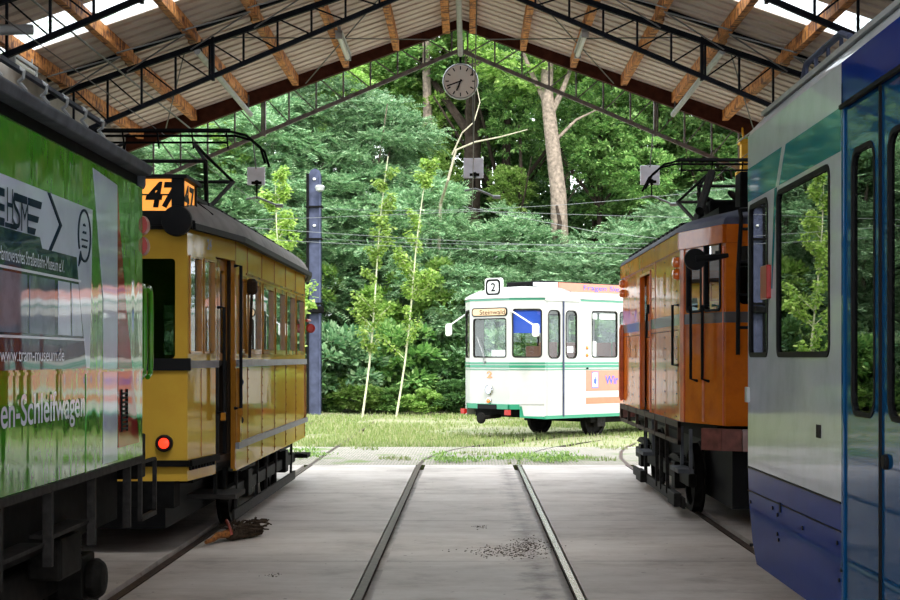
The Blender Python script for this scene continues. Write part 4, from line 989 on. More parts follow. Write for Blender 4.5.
    # far-end and near-end tapers
    for (a,b,near) in (((OX+sd*h0,OA),(OX+sd*h1,OB),1),((OX+sd*h1,OC),(OX+sd*h0,OD),0)):
        ft,Lt = wallmap(a,b,sd); cutw = [(0.10,0.46,2.06,2.75,0.05),(0.52,0.86,2.06,2.66,0.05)]
        mb = MB(); wall_panel(mb,a,b,oz0,oz1,0.05,cutw,sd); mb.build('cab_door_panel','orange',og)
        for q in cutw:
            g4 = MB(); r4 = MB(); pane(g4,a,b,q,w=-0.02,out=sd); ring(r4,a,b,q,0.022,-0.03,0.012,sd)
            g4.build('cab_window','glass_mirror',og); r4.build('window_seal','black',og)
        MB().prism([(0,1.95),(Lt,1.95),(Lt,2.05),(0,2.05)],0.006,ft).build('waist_band','grey_band',og)
        MB().prism([(0,oz1-0.17),(Lt,oz1-0.17),(Lt,oz1),(0,oz1)],0.035,ft).build('cornice','orange',og)
        mb = MB(); mb.prism([(0.04,oz0),(0.055,oz0),(0.055,2.66),(0.04,2.66)],0.008,ft); mb.prism([(Lt-0.09,oz0),(Lt-0.01,oz0),(Lt-0.01,2.7),(Lt-0.09,2.7)],0.012,ft); mb.prism([(0.46,oz0+.02),(0.50,oz0+.02),(0.50,2.66),(0.46,2.66)],0.008,ft); mb.build('door_frame','orange_trim',og)
        if near:
            for u_,zt_ in ((0.62,2.12),(0.36,2.12)):
                p = ft(u_,0,0.07); q = ft(u_,0,0.0)
                MB().tube([(q[0],q[1],zt_),(p[0],p[1],zt_),(p[0],p[1],1.42),(q[0],q[1],1.40)],0.015,8).build('grab_rail','black',og,smooth=True)
for A,B,out in (((OX-h0,OA),(OX+h0,OA),1),((OX-h0,OD),(OX+h0,OD),-1)):
    mb = MB(); qs=[(0.12,0.55,2.12,2.66,0.05),(0.62,0.92,2.12,2.66,0.05),(0.99,1.42,2.12,2.66,0.05)]; wall_panel(mb,A,B,oz0,oz1,0.05,qs,out); mb.build('end_panel','orange',og)
    for q in qs: g4 = MB(); pane(g4,A,B,q,w=-0.02,out=out); g4.build('windscreen','glass_dark',og)
    fe,_=wallmap(A,B,out)
    MB().prism([(0,1.95),(2*h0,1.95),(2*h0,2.05),(0,2.05)],0.006,fe).build('waist_band','grey_band',og)
    MB().prism([(0,oz1-0.17),(2*h0,oz1-0.17),(2*h0,oz1),(0,oz1)],0.035,fe).build('cornice','orange',og)
    yb2 = OA if out==1 else OD
    pts = []
    for k in range(13):
        a = -1+2*k/12; pts.append((OX+a*0.98, yb2 - out*(0.10+0.22*(1-a*a)) + out*(0.45*max(0,abs(a)-0.75))))
    mb = MB()
    for i in range(12): mb.bar((pts[i][0],pts[i][1],0.87),(pts[i+1][0],pts[i+1][1],0.87),0.06,0.20)
    mb.build('bow_bumper','bumper',og)
mb = MB(); arch_roof(mb,pl,oz1,0.24,8,0.04); mb.build('roof','polesteel',og,smooth=True)
MB().prism([(x,y) for x,y in [(OX-h0+.05,OA+.06),(OX+h0-.05,OA+.06),(OX+h1-.14,OB),(OX+h1-.14,OC),(OX+h0-.05,OD-.06),(OX-h0+.05,OD-.06),(OX-h1+.14,OC),(OX-h1+.14,OB)]],0.06,lambda u,v,w:(u,v,0.99+w)).build('interior_floor','interior',og)
# things on the roof
MB().box(OX-0.65,OX+0.65,15.0,20.2,3.02,3.13).build('roof_boards','steel_dark',og)
mb = MB()
for k in range(14): mb.box(OX-1.0,OX-0.93,15.2+0.37*k,15.42+0.37*k,2.88,2.99)
mb.bar((OX-0.97,15.0,2.93),(OX-0.97,20.3,2.93),0.04,0.05); mb.build('roof_cable_tray','steel_dark',og)
MB().box(OX-0.42,OX-0.20,15.1,15.4,3.12,3.50).build('arrester_box','steel_dark',og,bevel=0.02)
for y,xx in ((15.9,-0.6),(16.4,0.1),(17.0,-0.55),(15.7,0.3)): MB().box(OX+xx,OX+xx+0.45,y,y+0.4,3.10,3.30).build('resistor_box','steel_dark',og,bevel=0.03)
pantograph(og,OX-0.0,16.7,3.14,3.88)
mb = MB(); random.seed(5)
for k in range(7):
    x=OX-0.6+random.random()*0.7; y=15.6+random.random()*1.6; mb.tube([(x,y,3.12),(x+random.uniform(-.2,.2),y+0.2,3.38),(x+random.uniform(.1,.4),y+0.5,3.2)],0.03,6)
mb.build('roof_cables','gear',og,smooth=True)
MB().tube([(2.32,15.1,3.10),(2.62,16.2,3.62)],0.045,8).build('pantograph_spring','gear',og,smooth=True)
# mirror and ladder at the end
rx, rz = (696-VX)*13.82/F, pz(259,F/13.82)
MB().lathe([(0.04,-0.02),(0.09,-0.01),(0.102,0.015),(0.10,0.05)],28,disc_y(rx,13.9,rz)).build('round_mirror','black',og,smooth=True)
mb = MB(); mb.tube([(rx,13.87,rz),(rx+0.18,13.88,rz+0.02),(OX-h0+0.02,OA,rz+0.04)],0.04,8,0.02); mb.build('mirror_arm','black',og,smooth=True)
mb = MB(); lx0,lx1 = OX-0.66,OX-0.45
mb.tube([(lx0,13.78,2.98),(lx0,13.72,2.9),(lx0-0.03,13.72,2.4),(lx0-0.03,13.72,1.65)],0.02,8); mb.tube([(lx1,13.8,3.0),(lx1,13.72,2.92),(lx1,13.72,1.65)],0.02,8)
for z in (1.9,2.2,2.5,2.8): mb.tube([(lx0-0.02,13.72,z),(lx1,13.72,z)],0.014,6)
mb.tube([(lx0,13.78,2.98),(lx1,13.8,3.0)],0.02,8); mb.build('end_ladder','black',og,smooth=True)
# running gear
MB().box(OX-0.8,OX+0.8,14.2,21.1,0.80,0.97).build('underframe','steel_dark',og)
MB().box(OX-0.64,OX+0.64,14.3,21.0,0.18,0.80).build('underframe_shade_fill','black',og)  # black filler added between the wheels to paint the underframe shade
for y in (15.9-17.6,19.0-17.6): wheelset(og,y,r=0.36)
for sd in (-1,1):
    MB().box(OX+sd*0.9-0.04,OX+sd*0.9+0.04,15.1,19.9,0.32,0.45).build('truck_frame','gear',og,bevel=0.01)
    for y in (15.9,19.0):
        x = OX+sd*0.93; MB().box(x-0.06,x+0.06,y-0.13,y+0.13,0.25,0.53).build('axle_box','gear',og,bevel=0.01)
        mb = MB()
        for k in range(5): mb.box(x-0.04,x+0.04,y-0.5+0.07*k,y+0.5-0.07*k,0.54+0.014*k,0.55+0.014*k)
        mb.build('leaf_spring','edge',og)
    for y0,y1,zz in ((14.55,15.15,0.52),(17.5,18.2,0.50)):
        mb = MB(); x = OX+sd*(1.0); 
        mb.bar((x,y0,zz),(x,y0,0.93),0.03,0.04); mb.bar((x,y1,zz),(x,y1,0.93),0.03,0.04); mb.box(x-0.12,x+0.03,y0,y1,zz-0.02,zz+0.02); mb.build('step','gutter',og)
    for y in (16.4,16.9,17.3,18.4): MB().bar((OX+sd*0.98,y,0.14),(OX+sd*0.98,y+0.06,0.78),0.04,0.03).build('brake_hanger','edge',og)
    mb = MB(); mb.box(OX+sd*0.97-0.015,OX+sd*0.97+0.015,15.2,19.8,0.09,0.20); mb.build('guard_board','edge',og)
    for y in (15.3,18.3): MB().box(OX+sd*1.0-0.06,OX+sd*1.0+0.02,y,y+0.5,0.10,0.24).build('sand_box','edge',og,bevel=0.01)

# ------------------------------------------------------------ white tram outside (own coordinates, nose at the origin, body towards +y)
HD = math.radians(45)
wt = empty('white_tram',(0.41,29.9,0),-HD,'white and green tram number 2 standing outside in front of the trees','tram')
def wb(mb,name,mat,parent=None,smooth=False,bevel=0): return mb.build(name,mat,parent or wt,smooth=smooth,local=True,bevel=bevel)
LN = 12.5
Q = [(-0.55,0),(0.55,0),(1.1,0.42)]
S1 = (1.1,0.42); S2 = (1.1,LN-0.42)
wz0,wz1 = 0.45,2.80
def wskin(A,B,out,wins,name='side_panel',z0=wz0,z1=wz1,trim=True):
    mb = MB(); wall_panel(mb,A,B,z0,z1,0.04,wins,out,5); wb(mb,name,'white')
    for q in wins:
        gg = MB(); rr = MB(); pane(gg,A,B,q,w=-0.02,out=out); ring(rr,A,B,q,0.022,-0.03,0.006,out); wb(gg,'window_pane','glass',wb(rr,'window_seal','edge'))
    fn2,L = wallmap(A,B,out)
    if trim:
        for z,h in ((1.49,0.035),(1.42,0.05),(1.375,0.015),(2.755,0.03)): wb(MB().prism([(0,z),(L,z),(L,z+h),(0,z+h)],0.008,fn2),'green_line','tgreen')
    return fn2,L
wn1 = [(0.10,0.36+0.10,1.60,2.56,0.11),(0.62,0.97,1.60,2.56,0.11),(1.42,2.24,1.62,2.57,0.07)]
u = 2.31
while u+0.82 < LN-0.84-1.4: wn1.append((u,u+0.82,1.62,2.57,0.07)); u += 0.89
wn1.append((u+0.15,u+0.5,1.60,2.56,0.11)); 
fs_,Ls = wskin(S1,S2,1,wn1)
wn2 = []; u = 0.5
while u+0.82 < LN-1.3: wn2.append((u,u+0.82,1.62,2.57,0.07)); u += 0.89
wskin((-1.1,0.42),(-1.1,LN-0.42),-1,wn2)
ff_,Lf = wskin((-0.55,0),(0.55,0),1,[(0.09,1.01,1.62,2.40,0.06)],'nose_panel',z0=0.68)
wskin((0.55,0),(1.1,0.42),1,[(0.05,0.64,1.62,2.58,0.07)],'nose_panel',z0=0.68)
wskin((-1.1,0.42),(-0.55,0),1,[(0.05,0.64,1.62,2.58,0.07)],'nose_panel',z0=0.68)
wskin((-0.55,LN),(0.55,LN),-1,[(0.09,1.01,1.62,2.40,0.06)],'tail_panel')
wskin((0.55,LN),(1.1,LN-0.42),-1,[(0.05,0.64,1.62,2.58,0.07)],'tail_panel')
wskin((-1.1,LN-0.42),(-0.55,LN),-1,[(0.05,0.64,1.62,2.58,0.07)],'tail_panel')
planw = [(-0.55,0),(0.55,0),(1.1,0.42),(1.1,LN-0.42),(0.55,LN),(-0.55,LN),(-1.1,LN-0.42),(-1.1,0.42)]
mb = MB(); arch_roof(mb,planw,wz1,0.27,8,0.02); wb(mb,'roof','white',smooth=True)
# green skirt edges and bumper
f3 = wallmap((0.55,0),(1.1,0.42),1)[0]
wb(MB().prism([(0,0.41),(Ls,0.41),(Ls,0.475),(0,0.475)],0.012,fs_),'skirt_edge','tgreen')
mb = MB(); mb.prism([(0,0.60),(1.1,0.60),(1.1,0.70),(0,0.70)],0.06,ff_); mb.prism([(0,0.60),(0.20,0.60),(0.20,0.70),(0,0.70)],0.06,f3); mb.prism([(0.5,0.60),(0.69,0.60),(0.69,0.70),(0.5,0.70)],0.05,wallmap((-1.1,0.42),(-0.55,0),1)[0]); wb(mb,'bumper','tgreen')
wb(MB().prism([(0.28,0.60),(0.80,0.60),(0.80,0.69),(0.28,0.69)],0.07,ff_),'bumper_pad','black')
mb = MB(); mb.prism([(0.20,0.45),(0.69,0.42),(0.69,0.70),(0.20,0.70)],-0.03,f3); wb(mb,'lower_nose','white')
mb = MB(); mb.prism([(0.20,0.44),(0.69,0.41),(0.69,0.46),(0.28,0.47),(0.24,0.66),(0.20,0.66)],0.014,f3); wb(mb,'skirt_edge','tgreen')
for u,fx in ((0.02,ff_),(1.22,ff_)):
    p = fx(u-0.12 if u<1 else u-0.1,0.60,0.08); wb(MB().box(p[0]-0.05,p[0]+0.05,p[1]-0.04,p[1]+0.04,0.49,0.59),'reflector','lens_red')
mb = MB(); mb.tube([(0,0.3,0.45),(0,-0.25,0.42)],0.04,8); mb.lathe([(0.05,0),(0.11,0.02),(0.11,0.06),(0.04,0.07)],20,disc_y(0,-0.2,0.42)); wb(mb,'coupler','gear',smooth=True)
# lamps, numbers, route board
lamp = lambda z,r: Matrix.Translation((0.0,0,z)) @ Matrix.Rotation(PI/2,4,'X')
wb(MB().lathe([(0.105,0),(0.105,0.03),(0.09,0.045),(0.085,0.03),(0.03,0.015)],28,lamp(0.98,0)),'headlight','chrome',smooth=True)
wb(MB().lathe([(0.085,0.025),(0.07,0.045),(0.02,0.052)],24,lamp(0.98,0)),'headlight_glass','letter_pale',smooth=True)
wb(MB().lathe([(0.065,0),(0.065,0.02),(0.04,0.035)],22,lamp(0.76,0)),'lamp_rim','chrome',smooth=True)
wb(MB().lathe([(0.05,0.02),(0.045,0.045),(0.01,0.05)],20,lamp(0.76,0)),'fog_lamp','lens_orange',smooth=True)
wt_off = lambda n,s,m,o_,ux,wd,h,**k: text(n,s,m,wt,o_,ux,(0,0,1),wd,h,local=True,**k)
wt_off('fleet_number','2','lens_orange',(-0.07,-0.004,1.21),(1,0,0),0.15,0.14,bold=0.04,depth=0.004)
wb(MB().prism(rrect(-0.23,0.23,2.84,3.20,0.06),0.05,lambda u,v,w:(u+0.08,0.02+w,v)),'route_board','paper')
mb = MB(); a_=rrect(-0.20,0.20,2.86,3.18,0.09); b_=rrect(-0.155,0.155,2.90,3.14,0.06); n=len(a_)
mb.add([(x+0.08,0.015,z) for x,z in a_]+[(x+0.08,0.015,z) for x,z in b_],[(j,(j+1)%n,n+(j+1)%n,n+j) for j in range(n)]); o=wb(mb,'route_board_outline','black'); o.modifiers.new('t','SOLIDIFY').thickness=0.004
wt_off('route_number','2','black',(0.02,0.02,2.935),(1,0,0),0.13,0.17,bold=0.02,depth=0.008)
wb(MB().prism(rrect(0.06,1.04,2.44,2.61,0.06),0.012,ff_),'destination_frame','black')
wb(MB().prism(rrect(0.09,1.01,2.46,2.59,0.05),0.018,ff_),'destination_blind','signbeige')
wt_off('destination_lettering','Steinwald','black',(-0.26,-0.019,2.475),(1,0,0),0.70,0.095,bold=0.0,depth=0.002)
wb(MB().prism([(0.07,2.10),(0.62,2.10),(0.62,2.55),(0.07,2.55)],0.004,lambda u,v,w:f3(u,v,w-0.03)),'sun_blind','blind_blue')
wb(MB().box(0.0,0.40,0.06,0.07,1.63,1.77),'paper_notice','paper')
mb = MB(); mb.tube([(-0.15,-0.02,1.56),(-0.13,-0.03,1.64),(-0.32,-0.03,2.02)],0.010,6); mb.lathe([(0.03,0),(0.02,0.05)],10,disc_y(-0.12,0,1.53)); wb(mb,'windscreen_wiper','palewire')
for a_,b_ in ((((-1.06,0.36,2.50)),((-1.17,0.0,2.26))),(((0.58,-0.01,2.55)),((1.36,-0.13,2.22)))):
    wb(MB().tube([a_,b_],0.014,8),'mirror_arm','paper',smooth=True)
    m_ = MB(); m_.prism(rrect(b_[0]-0.075,b_[0]+0.075,b_[2]-0.20,b_[2]+0.05,0.05),0.05,lambda u,v,w:(u,b_[1]-0.02+w,v)); wb(m_,'mirror_housing','paper',bevel=0.01)
# side: door, adverts, blinkers, vents
for u in (0.10-0.04,0.54,): 
    wb(MB().prism([(u,0.47),(u+0.012,0.47),(u+0.012,2.72),(u,2.72)],0.005,fs_),'door_seam','beltgrey')
wb(MB().prism([(0.525,0.45),(0.56,0.45),(0.56,2.74),(0.525,2.74)],0.03,fs_),'door_post_tube','polesteel',bevel=0.006)
wb(MB().prism([(0.0,2.74),(1.05,2.74),(1.05,2.79),(0.0,2.79)],0.02,fs_),'door_rail','white')
AD = 1.24
for a_,b_ in ((AD,5.6),(6.0,10.2)):
    wb(MB().prism([(a_,0.94),(b_,0.94),(b_,1.36),(a_,1.36)],0.003,fs_),'advert_band','salmon')
    wb(MB().prism([(a_,0.68),(b_,0.68),(b_,0.81),(a_,0.81)],0.003,fs_),'advert_band','salmon')
wb(MB().prism([(1.42,1.00),(1.62,1.00),(1.62,1.33),(1.42,1.33)],0.006,fs_),'crest_board','advblue')
wb(MB().prism([(1.44,1.02),(1.60,1.02),(1.60,1.31),(1.44,1.31)],0.009,fs_),'crest_board','paper')
wb(MB().prism([(1.48,1.10),(1.52,1.07),(1.56,1.10),(1.57,1.2),(1.545,1.17),(1.53,1.24),(1.51,1.24),(1.495,1.17),(1.47,1.2)],0.012,fs_),'crest','advblue')
wt_off('advert_lettering','Wir bieten','advblue',(1.1,0.42+1.84,1.07),(0,1,0),1.08,0.18,bold=0.02,depth=0.006)
for z in (1.67,1.82): p = fs_(1.27,z,0.0); wb(MB().lathe([(0.035,0),(0.035,0.02),(0.01,0.035)],14,Matrix.Translation(p)@Matrix.Rotation(PI/2,4,'Y')),'side_blinker','lens_orange',smooth=True)
p = fs_(1.27,1.44,0.0); wb(MB().lathe([(0.02,0),(0.02,0.03)],12,Matrix.Translation((p[0],p[1],1.40))@Matrix.Rotation(PI/2,4,'Y')),'key_switch','black')
mb = MB(); mb.add([(0.98,1.4,3.02),(0.98,1.7,2.93),(0.98,LN-1.5,2.93),(0.98,LN-1.2,3.20),(0.93,LN-1.2,3.20),(0.93,1.4,3.12),(0.93,1.4,3.02)],[(0,1,2,3,4,5,6)])
mb = MB(); mb.prism([(1.0,3.02),(1.5,2.93),(LN-1.5,2.93),(LN-1.2,3.14),(1.0,3.12)],0.03,lambda u,v,w:(0.93+w,u,v)); wb(mb,'roof_advert_board','salmon')
wb(MB().prism([(0.3,3.03),(1.0,3.0),(1.0,3.12),(0.3,3.10)],0.03,lambda u,v,w:(0.90+w,u,v)),'roof_fairing','letter_pale')
wt_off('roof_advert_lettering','Fragen Sie uns','advblue',(0.965,1.75,2.96),(0,1,0),1.6,0.13,depth=0.002)
wb(MB().box(-0.5,0.6,1.0,3.4,3.06,3.17),'roof_equipment','steel_dark',bevel=0.03)
wb(MB().box(-0.3,0.4,4.6,6.4,3.06,3.17),'roof_equipment','steel_dark',bevel=0.03)
# inside
wb(MB().box(-1.0,1.0,0.45,LN-0.45,0.80,0.86),'interior_floor','interior_grey')
wb(MB().box(-0.5,0.5,0.15,0.5,0.86,1.55),'driver_desk','interior_grey')
wb(MB().box(0.45,0.85,0.55,0.75,0.86,1.85),'driver_seat','seat',bevel=0.04)
for k in range(9):
    for x in (-0.65,0.65):
        if k==0 and x>0: continue
        y = 2.05+0.9*k; m_=MB(); m_.box(x-0.25,x+0.25,y,y+0.40,1.20,1.28); m_.box(x-0.25,x+0.25,y+0.38,y+0.44,1.28,1.95); m_.box(x-0.1,x+0.1,y+0.1,y+0.3,0.86,1.2); wb(m_,'seat','seat',bevel=0.02)
wb(MB().box(0.85,1.0,1.9,2.1,1.62,1.95),'ticket_machine','paper')
wb(MB().prism([(1.46,2.40),(1.62,2.40),(1.62,2.52),(1.46,2.52)],0.004,lambda u,v,w:fs_(u,v,w-0.03)),'window_notice','paper')
wb(MB().prism([(1.70,2.40),(2.20,2.40),(2.20,2.52),(1.70,2.52)],0.004,lambda u,v,w:fs_(u,v,w-0.03)),'window_notice','paper')
wb(MB().prism([(0.68,1.72),(0.86,1.72),(0.86,1.84),(0.68,1.84)],0.004,lambda u,v,w:fs_(u,v,w-0.015)),'window_notice','paper')
wb(MB().tube([(0.8,1.3,0.86),(0.8,1.3,2.7)],0.02,8),'grab_pole','chrome',smooth=True)
# running gear
wb(MB().box(-0.9,0.9,0.5,LN-0.5,0.42,0.78),'underframe','steel_dark')
for y in (2.3,4.1,8.4,10.2): wheelset(wt,y)
for y in (3.2,9.3):
    for sd in (-1,1):
        wb(MB().box(sd*0.88-0.05,sd*0.88+0.05,y-1.2,y+1.2,0.28,0.42),'bogie_frame','gear',bevel=0.02)
        for dy in (-0.9,0.9): wb(MB().box(sd*0.92-0.06,sd*0.92+0.06,y+dy-0.13,y+dy+0.13,0.20,0.46),'axle_box','edge',bevel=0.02)
for y in (5.4,6.6): wb(MB().box(0.5,0.95,y,y+0.8,0.18,0.5),'equipment_box','gear',bevel=0.02)
# its own rails
hx, hy = math.sin(HD), math.cos(HD)
for sd,sn in ((-1,'far'),(1,'near')):
    x = sd*(GA/2+0.035)
    pts = [(0.41+x*hy+hx*t, 29.9-x*hx+hy*t) for t in (-1.0,14)]
    rail_path(pts,f'{sn} rail in the grass beneath the white tram','railtop_dull','rails in the grass')
# ------------------------------------------------------------ mast
MXx, MYy = (314-VX)*42/F, 42.0
r = empty('catenary_mast',(MXx,MYy,0),0,'tall blue-grey steel mast standing behind the yellow tram','mast')
mb = MB(); mb.box(MXx-0.20,MXx-0.13,MYy-0.17,MYy+0.17,0.0,6.75); mb.build('flange','steel_dark',r)
mb = MB(); mb.prism([(MXx-0.13,0),(MXx+0.2,0),(MXx+0.2,6.72),(MXx+0.16,6.84),(MXx+0.04,6.90),(MXx-0.08,6.86),(MXx-0.13,6.76)],0.14,lambda u,v,w:(u,MYy-0.08+w,v)); mb.build('column','polesteel',r)
MB().box(MXx+0.155,MXx+0.20,MYy-0.17,MYy+0.17,0.0,6.72).build('flange','polesteel',r)
for z in (5.8,4.9,3.1): 
    MB().box(MXx-0.22,MXx+0.25,MYy-0.19,MYy+0.19,z,z+0.05).build('clamp_band','steel_dark',r)
mb = MB(); mb.lathe([(0.02,-0.14),(0.11,-0.10),(0.14,0.0),(0.10,0.05),(0.02,0.06)],18,Matrix.Translation((MXx+0.20,MYy-0.35,6.35))); mb.build('lamp','brass' if False else 'pipe',r,smooth=True)
for z in (6.6,5.3): MB().lathe([(0.03,-0.03),(0.05,0),(0.03,0.03)],12,Matrix.Translation((MXx+0.02,MYy-0.1,z))).build('porcelain_insulator','paper',r,smooth=True)
MB().box(MXx-0.22,MXx+0.30,MYy-0.25,MYy-0.1,2.85,3.05).build('switch_box','steel_dark',r,bevel=0.03)

# ------------------------------------------------------------ vegetation
def leafquad(mb, c, d, up, L, Wd):
    """a pointed leaf: folded diamond"""
    r = d.cross(up); r = r.normalized() if r.length > 1e-5 else Vector((1,0,0)); n = r.cross(d).normalized()
    o = len(mb.v)
    mb.v += [tuple(c), tuple(c+d*(L*0.45)+r*(Wd/2)-n*(Wd*0.12)), tuple(c+d*L), tuple(c+d*(L*0.45)-r*(Wd/2)-n*(Wd*0.12))]
    mb.f.append((o,o+1,o+2,o+3))
def rnd(rng): 
    while True:
        v = Vector((rng.uniform(-1,1),rng.uniform(-1,1),rng.uniform(-1,1)))
        if 0.05 < v.length < 1: return v.normalized()
def crown_mesh(seed, nclus, nleaf, rx, rz, lsize, pinnate=False, crad=0.55, flat=0.6, fill=0.5):
    """leaf clusters spread through an egg-shaped crown, centred on the origin"""
    rng = random.Random(seed); mb = MB(); cl = []
    for i in range(nclus):
        d = rnd(rng); rad = (fill+(1-fill)*rng.random())**0.6 * rng.uniform(0.82,1.08)
        cl.append((Vector((d.x*rx*rad, d.y*rx*rad, d.z*rz*rad)), crad*rng.uniform(0.6,1.3), d))
    for i in range(nleaf):
        c, cr, cd = cl[i % nclus]; d = rnd(rng)
        if d.z < -0.3: d.z *= -0.6; d.normalize()
        p = c + Vector((d.x*cr, d.y*cr, d.z*cr*flat))*rng.uniform(0.55,1.05)
        out = (d*0.8 + cd*0.5 + Vector((0,0,0.15)) + rnd(rng)*0.5); out.z -= 0.35; out.normalize()
        up = (Vector((0,0,1)) + rnd(rng)*0.55).normalized()
        sz = lsize*rng.uniform(0.65,1.35)
        if not pinnate: leafquad(mb, p, out, up, sz, sz*0.6)
        else:
            r = out.cross(up).normalized(); k = 6; L = sz
            for j in range(k):
                t = (j+0.6)/k; q = p + out*(L*t) - Vector((0,0,1))*(L*0.25*t*t); lw = L*0.32*(1-0.5*abs(t-0.45))
                for s_ in (-1,1): leafquad(mb, q, (r*s_+out*0.35).normalized(), up, lw, L*0.115)
    return mb
LIB = {}
def lib(key, *a, **k):
    if key not in LIB:
        m = crown_mesh(*a, **k); me = bpy.data.meshes.new('foliage'); me.from_pydata(m.v, [], m.f); LIB[key] = (me, key)
    return LIB[key][0]
def crown(parent, mesh, mat, loc, sc, rz):
    key = (mesh.name, mat)
    if key not in LIB:
        me = mesh.copy(); me.materials.clear(); me.materials.append(M[mat]); LIB[key] = me
    o = bpy.data.objects.new('foliage', LIB[key]); C.objects.link(o); o.parent = parent
    o.location = loc; o.scale = (sc[0],sc[0],sc[1]); o.rotation_euler = (0,0,rz); return o
B1 = lib('broad1', 11, 70, 7500, 2.3, 2.3, 0.24)
B2 = lib('broad2', 12, 90, 7500, 2.3, 2.6, 0.22, crad=0.45)
R1 = lib('robinia1', 21, 85, 4200, 2.3, 2.0, 0.42, pinnate=True, crad=0.6, flat=0.35)
R2 = lib('robinia2', 22, 95, 4200, 2.3, 2.2, 0.38, pinnate=True, crad=0.5, flat=0.35)
S1m = lib('shrub1', 31, 40, 5000, 1.0, 1.0, 0.14, crad=0.28, fill=0.35)
S2m = lib('shrub2', 32, 30, 4500, 1.0, 0.9, 0.15, crad=0.3, fill=0.35)
def gz(y): return max(0,y-44)*0.06-0.03
def trunk(parent, h, r, mat, rng, lean=0.0, forks=3, z0=0.0, fh=0.55):
    pts = []; x = 0; n = 7
    for i in range(n): pts.append((x+lean*h*i/(n-1)+rng.uniform(-.06,.06), rng.uniform(-.06,.06), -0.1+h*i/(n-1)))
    mb = MB(); mb.tube(pts, r, 9, r*0.5)
    for k in range(forks):
        t = rng.uniform(fh,0.95); i = int(t*(n-1)); p = Vector(pts[i]); a = rng.uniform(0,2*PI); L = h*rng.uniform(0.2,0.4)
        q = p+Vector((math.cos(a)*L*0.6, math.sin(a)*L*0.6, L*0.8)); mb.tube([p, p.lerp(q,0.5)+Vector((0,0,-0.1)), q], r*0.42, 6, r*0.15)
    mb.build('trunk', mat, parent, smooth=True, local=True)
rngv = random.Random(99)
def tree(name, x, y, h, r, tm, crowns, label, group=None, lean=0.0, forks=4, cat='tree'):
    e = empty(name,(x,y,gz(y)),0,label,cat,group)
    if h: trunk(e, h, r, tm, rngv, lean, forks)
    for (me, mat, loc, sc) in crowns: crown(e, me, mat, loc, sc, rngv.uniform(0,6.28))
    return e
X = lambda px, y: (px-VX)*y/F
# far wall of woodland: tall dark trees
far = 'dark broadleaf tree standing at the back of the woodland'
row = 0
for i in range(13):
    y = 60+rngv.uniform(-1,2); x = -21+3.1*i+rngv.uniform(-.6,.6)
    mat = ('leaf_dark','leaf_mid','leaf_dark')[i%3]
    tree('woodland_tree', x, y, 13, 0.26, 'bark_dark', [(B1,mat,(0,0,3.6),(1.15,1.5)),(B2,mat,(0.4,0,8.5),(1.1,1.35)),(B1,('leaf_mid','leaf_bright')[i%2],(0,0.3,12.4),(0.85,1.0))], far, 'dark trees at the back of the woodland')
mid2 = 'slender tree with green crown in the middle of the woodland'
for i,(px,y,h,tm) in enumerate(((405,53,12,'bark'),(437,52,12,'bark_dark'),(503,55,13,'bark_dark'),(590,54,12,'bark_dark'),(640,53,12,'bark_dark'),(690,53,11,'bark'),(300,53,11,'bark'),(230,53,11,'bark_dark'),(160,52,11,'bark'))):
    x = X(px,y); right = px > 480
    cr = [(B2,'leaf_mid' if right else 'leaf_bright',(0.5,-0.3,9.2),(0.62,0.75)),(B1,'leaf_bright' if i%2 else 'leaf_mid',(-0.9,0.2,11.6),(0.75,0.6)),(B2,'leaf_dark',(0.9,0.5,6.3),(0.7,0.55))]
    tree('slender_tree', x, y, h, 0.17, tm, cr, mid2, 'slender trees inside the woodland', lean=rngv.uniform(-.04,.04))
# the pale trunk right of centre, and the thick dark one under the clock
e = tree('pale_trunked_tree', X(560,47), 47, 0, 0, 'bark', [(B2,'leaf_mid',(1.4,0.9,8.3),(0.55,0.55)),(B1,'leaf_bright',(-1.3,0.6,11.0),(0.75,0.6)),(B2,'leaf_mid',(1.6,0.2,11.2),(0.75,0.6)),(B2,'leaf_mid',(2.7,0.4,7.2),(0.5,0.45))], 'tree with a thick pale grey trunk right of the clock')
mb = MB(); mb.tube([(0.05,0,-0.1),(-0.05,0,3.0),(0.0,0,5.0),(-0.05,0,6.6),(-0.25,0,8.3),(-0.42,0,9.8),(-0.35,0,12.0)],0.33,12,0.17); mb.tube([(-0.38,0,8.9),(0.1,0,9.9),(0.6,0.1,11.2)],0.12,8,0.05); mb.tube([(-0.42,0,9.4),(-0.9,0,10.4),(-1.4,0,11.6)],0.10,8,0.04); mb.tube([(-0.2,0,8.2),(0.5,-0.1,8.9),(1.3,0,9.3)],0.06,6,0.02)
mb.build('trunk','bark',e,smooth=True,local=True)
MB().tube([(-0.07,-0.25,5.2),(-0.02,-0.27,5.7),(-0.12,-0.25,6.2)],0.09,8,0.04).build('bark_scar','bark_dark',e,smooth=True,local=True)
e = tree('dark_trunked_tree', X(472,50), 50, 13, 0.42, 'bark_dark', [(B1,'leaf_dark',(0.8,1,10.4),(0.7,0.6)),(B2,'leaf_mid',(-1.2,1,11.8),(0.8,0.6))], 'tree with a thick dark trunk directly behind the clock', forks=5)
e = tree('grey_trunked_tree', X(426,50.5), 50.5, 14, 0.24, 'bark', [(B2,'leaf_mid',(-0.9,1.0,11.2),(0.5,0.4)),(B1,'leaf_bright',(0.9,1.2,12.6),(0.5,0.4)),(B2,'leaf_bright',(0.2,-0.8,7.0),(0.45,0.5))], 'tree with a grey upright trunk left of the clock', forks=2)
e = tree('dark_trunked_tree', X(505,51), 51, 13, 0.22, 'bark_dark', [(B2,'leaf_mid',(0.3,1,11.6),(0.6,0.5)),(B2,'leaf_dark',(0.3,1.2,8.3),(0.45,0.4))], 'thinner dark trunk between the clock and the pale trunk', forks=4)
mbb = MB(); z0_ = lambda py,y: pz(py,F/y)
Y_ = 44.5
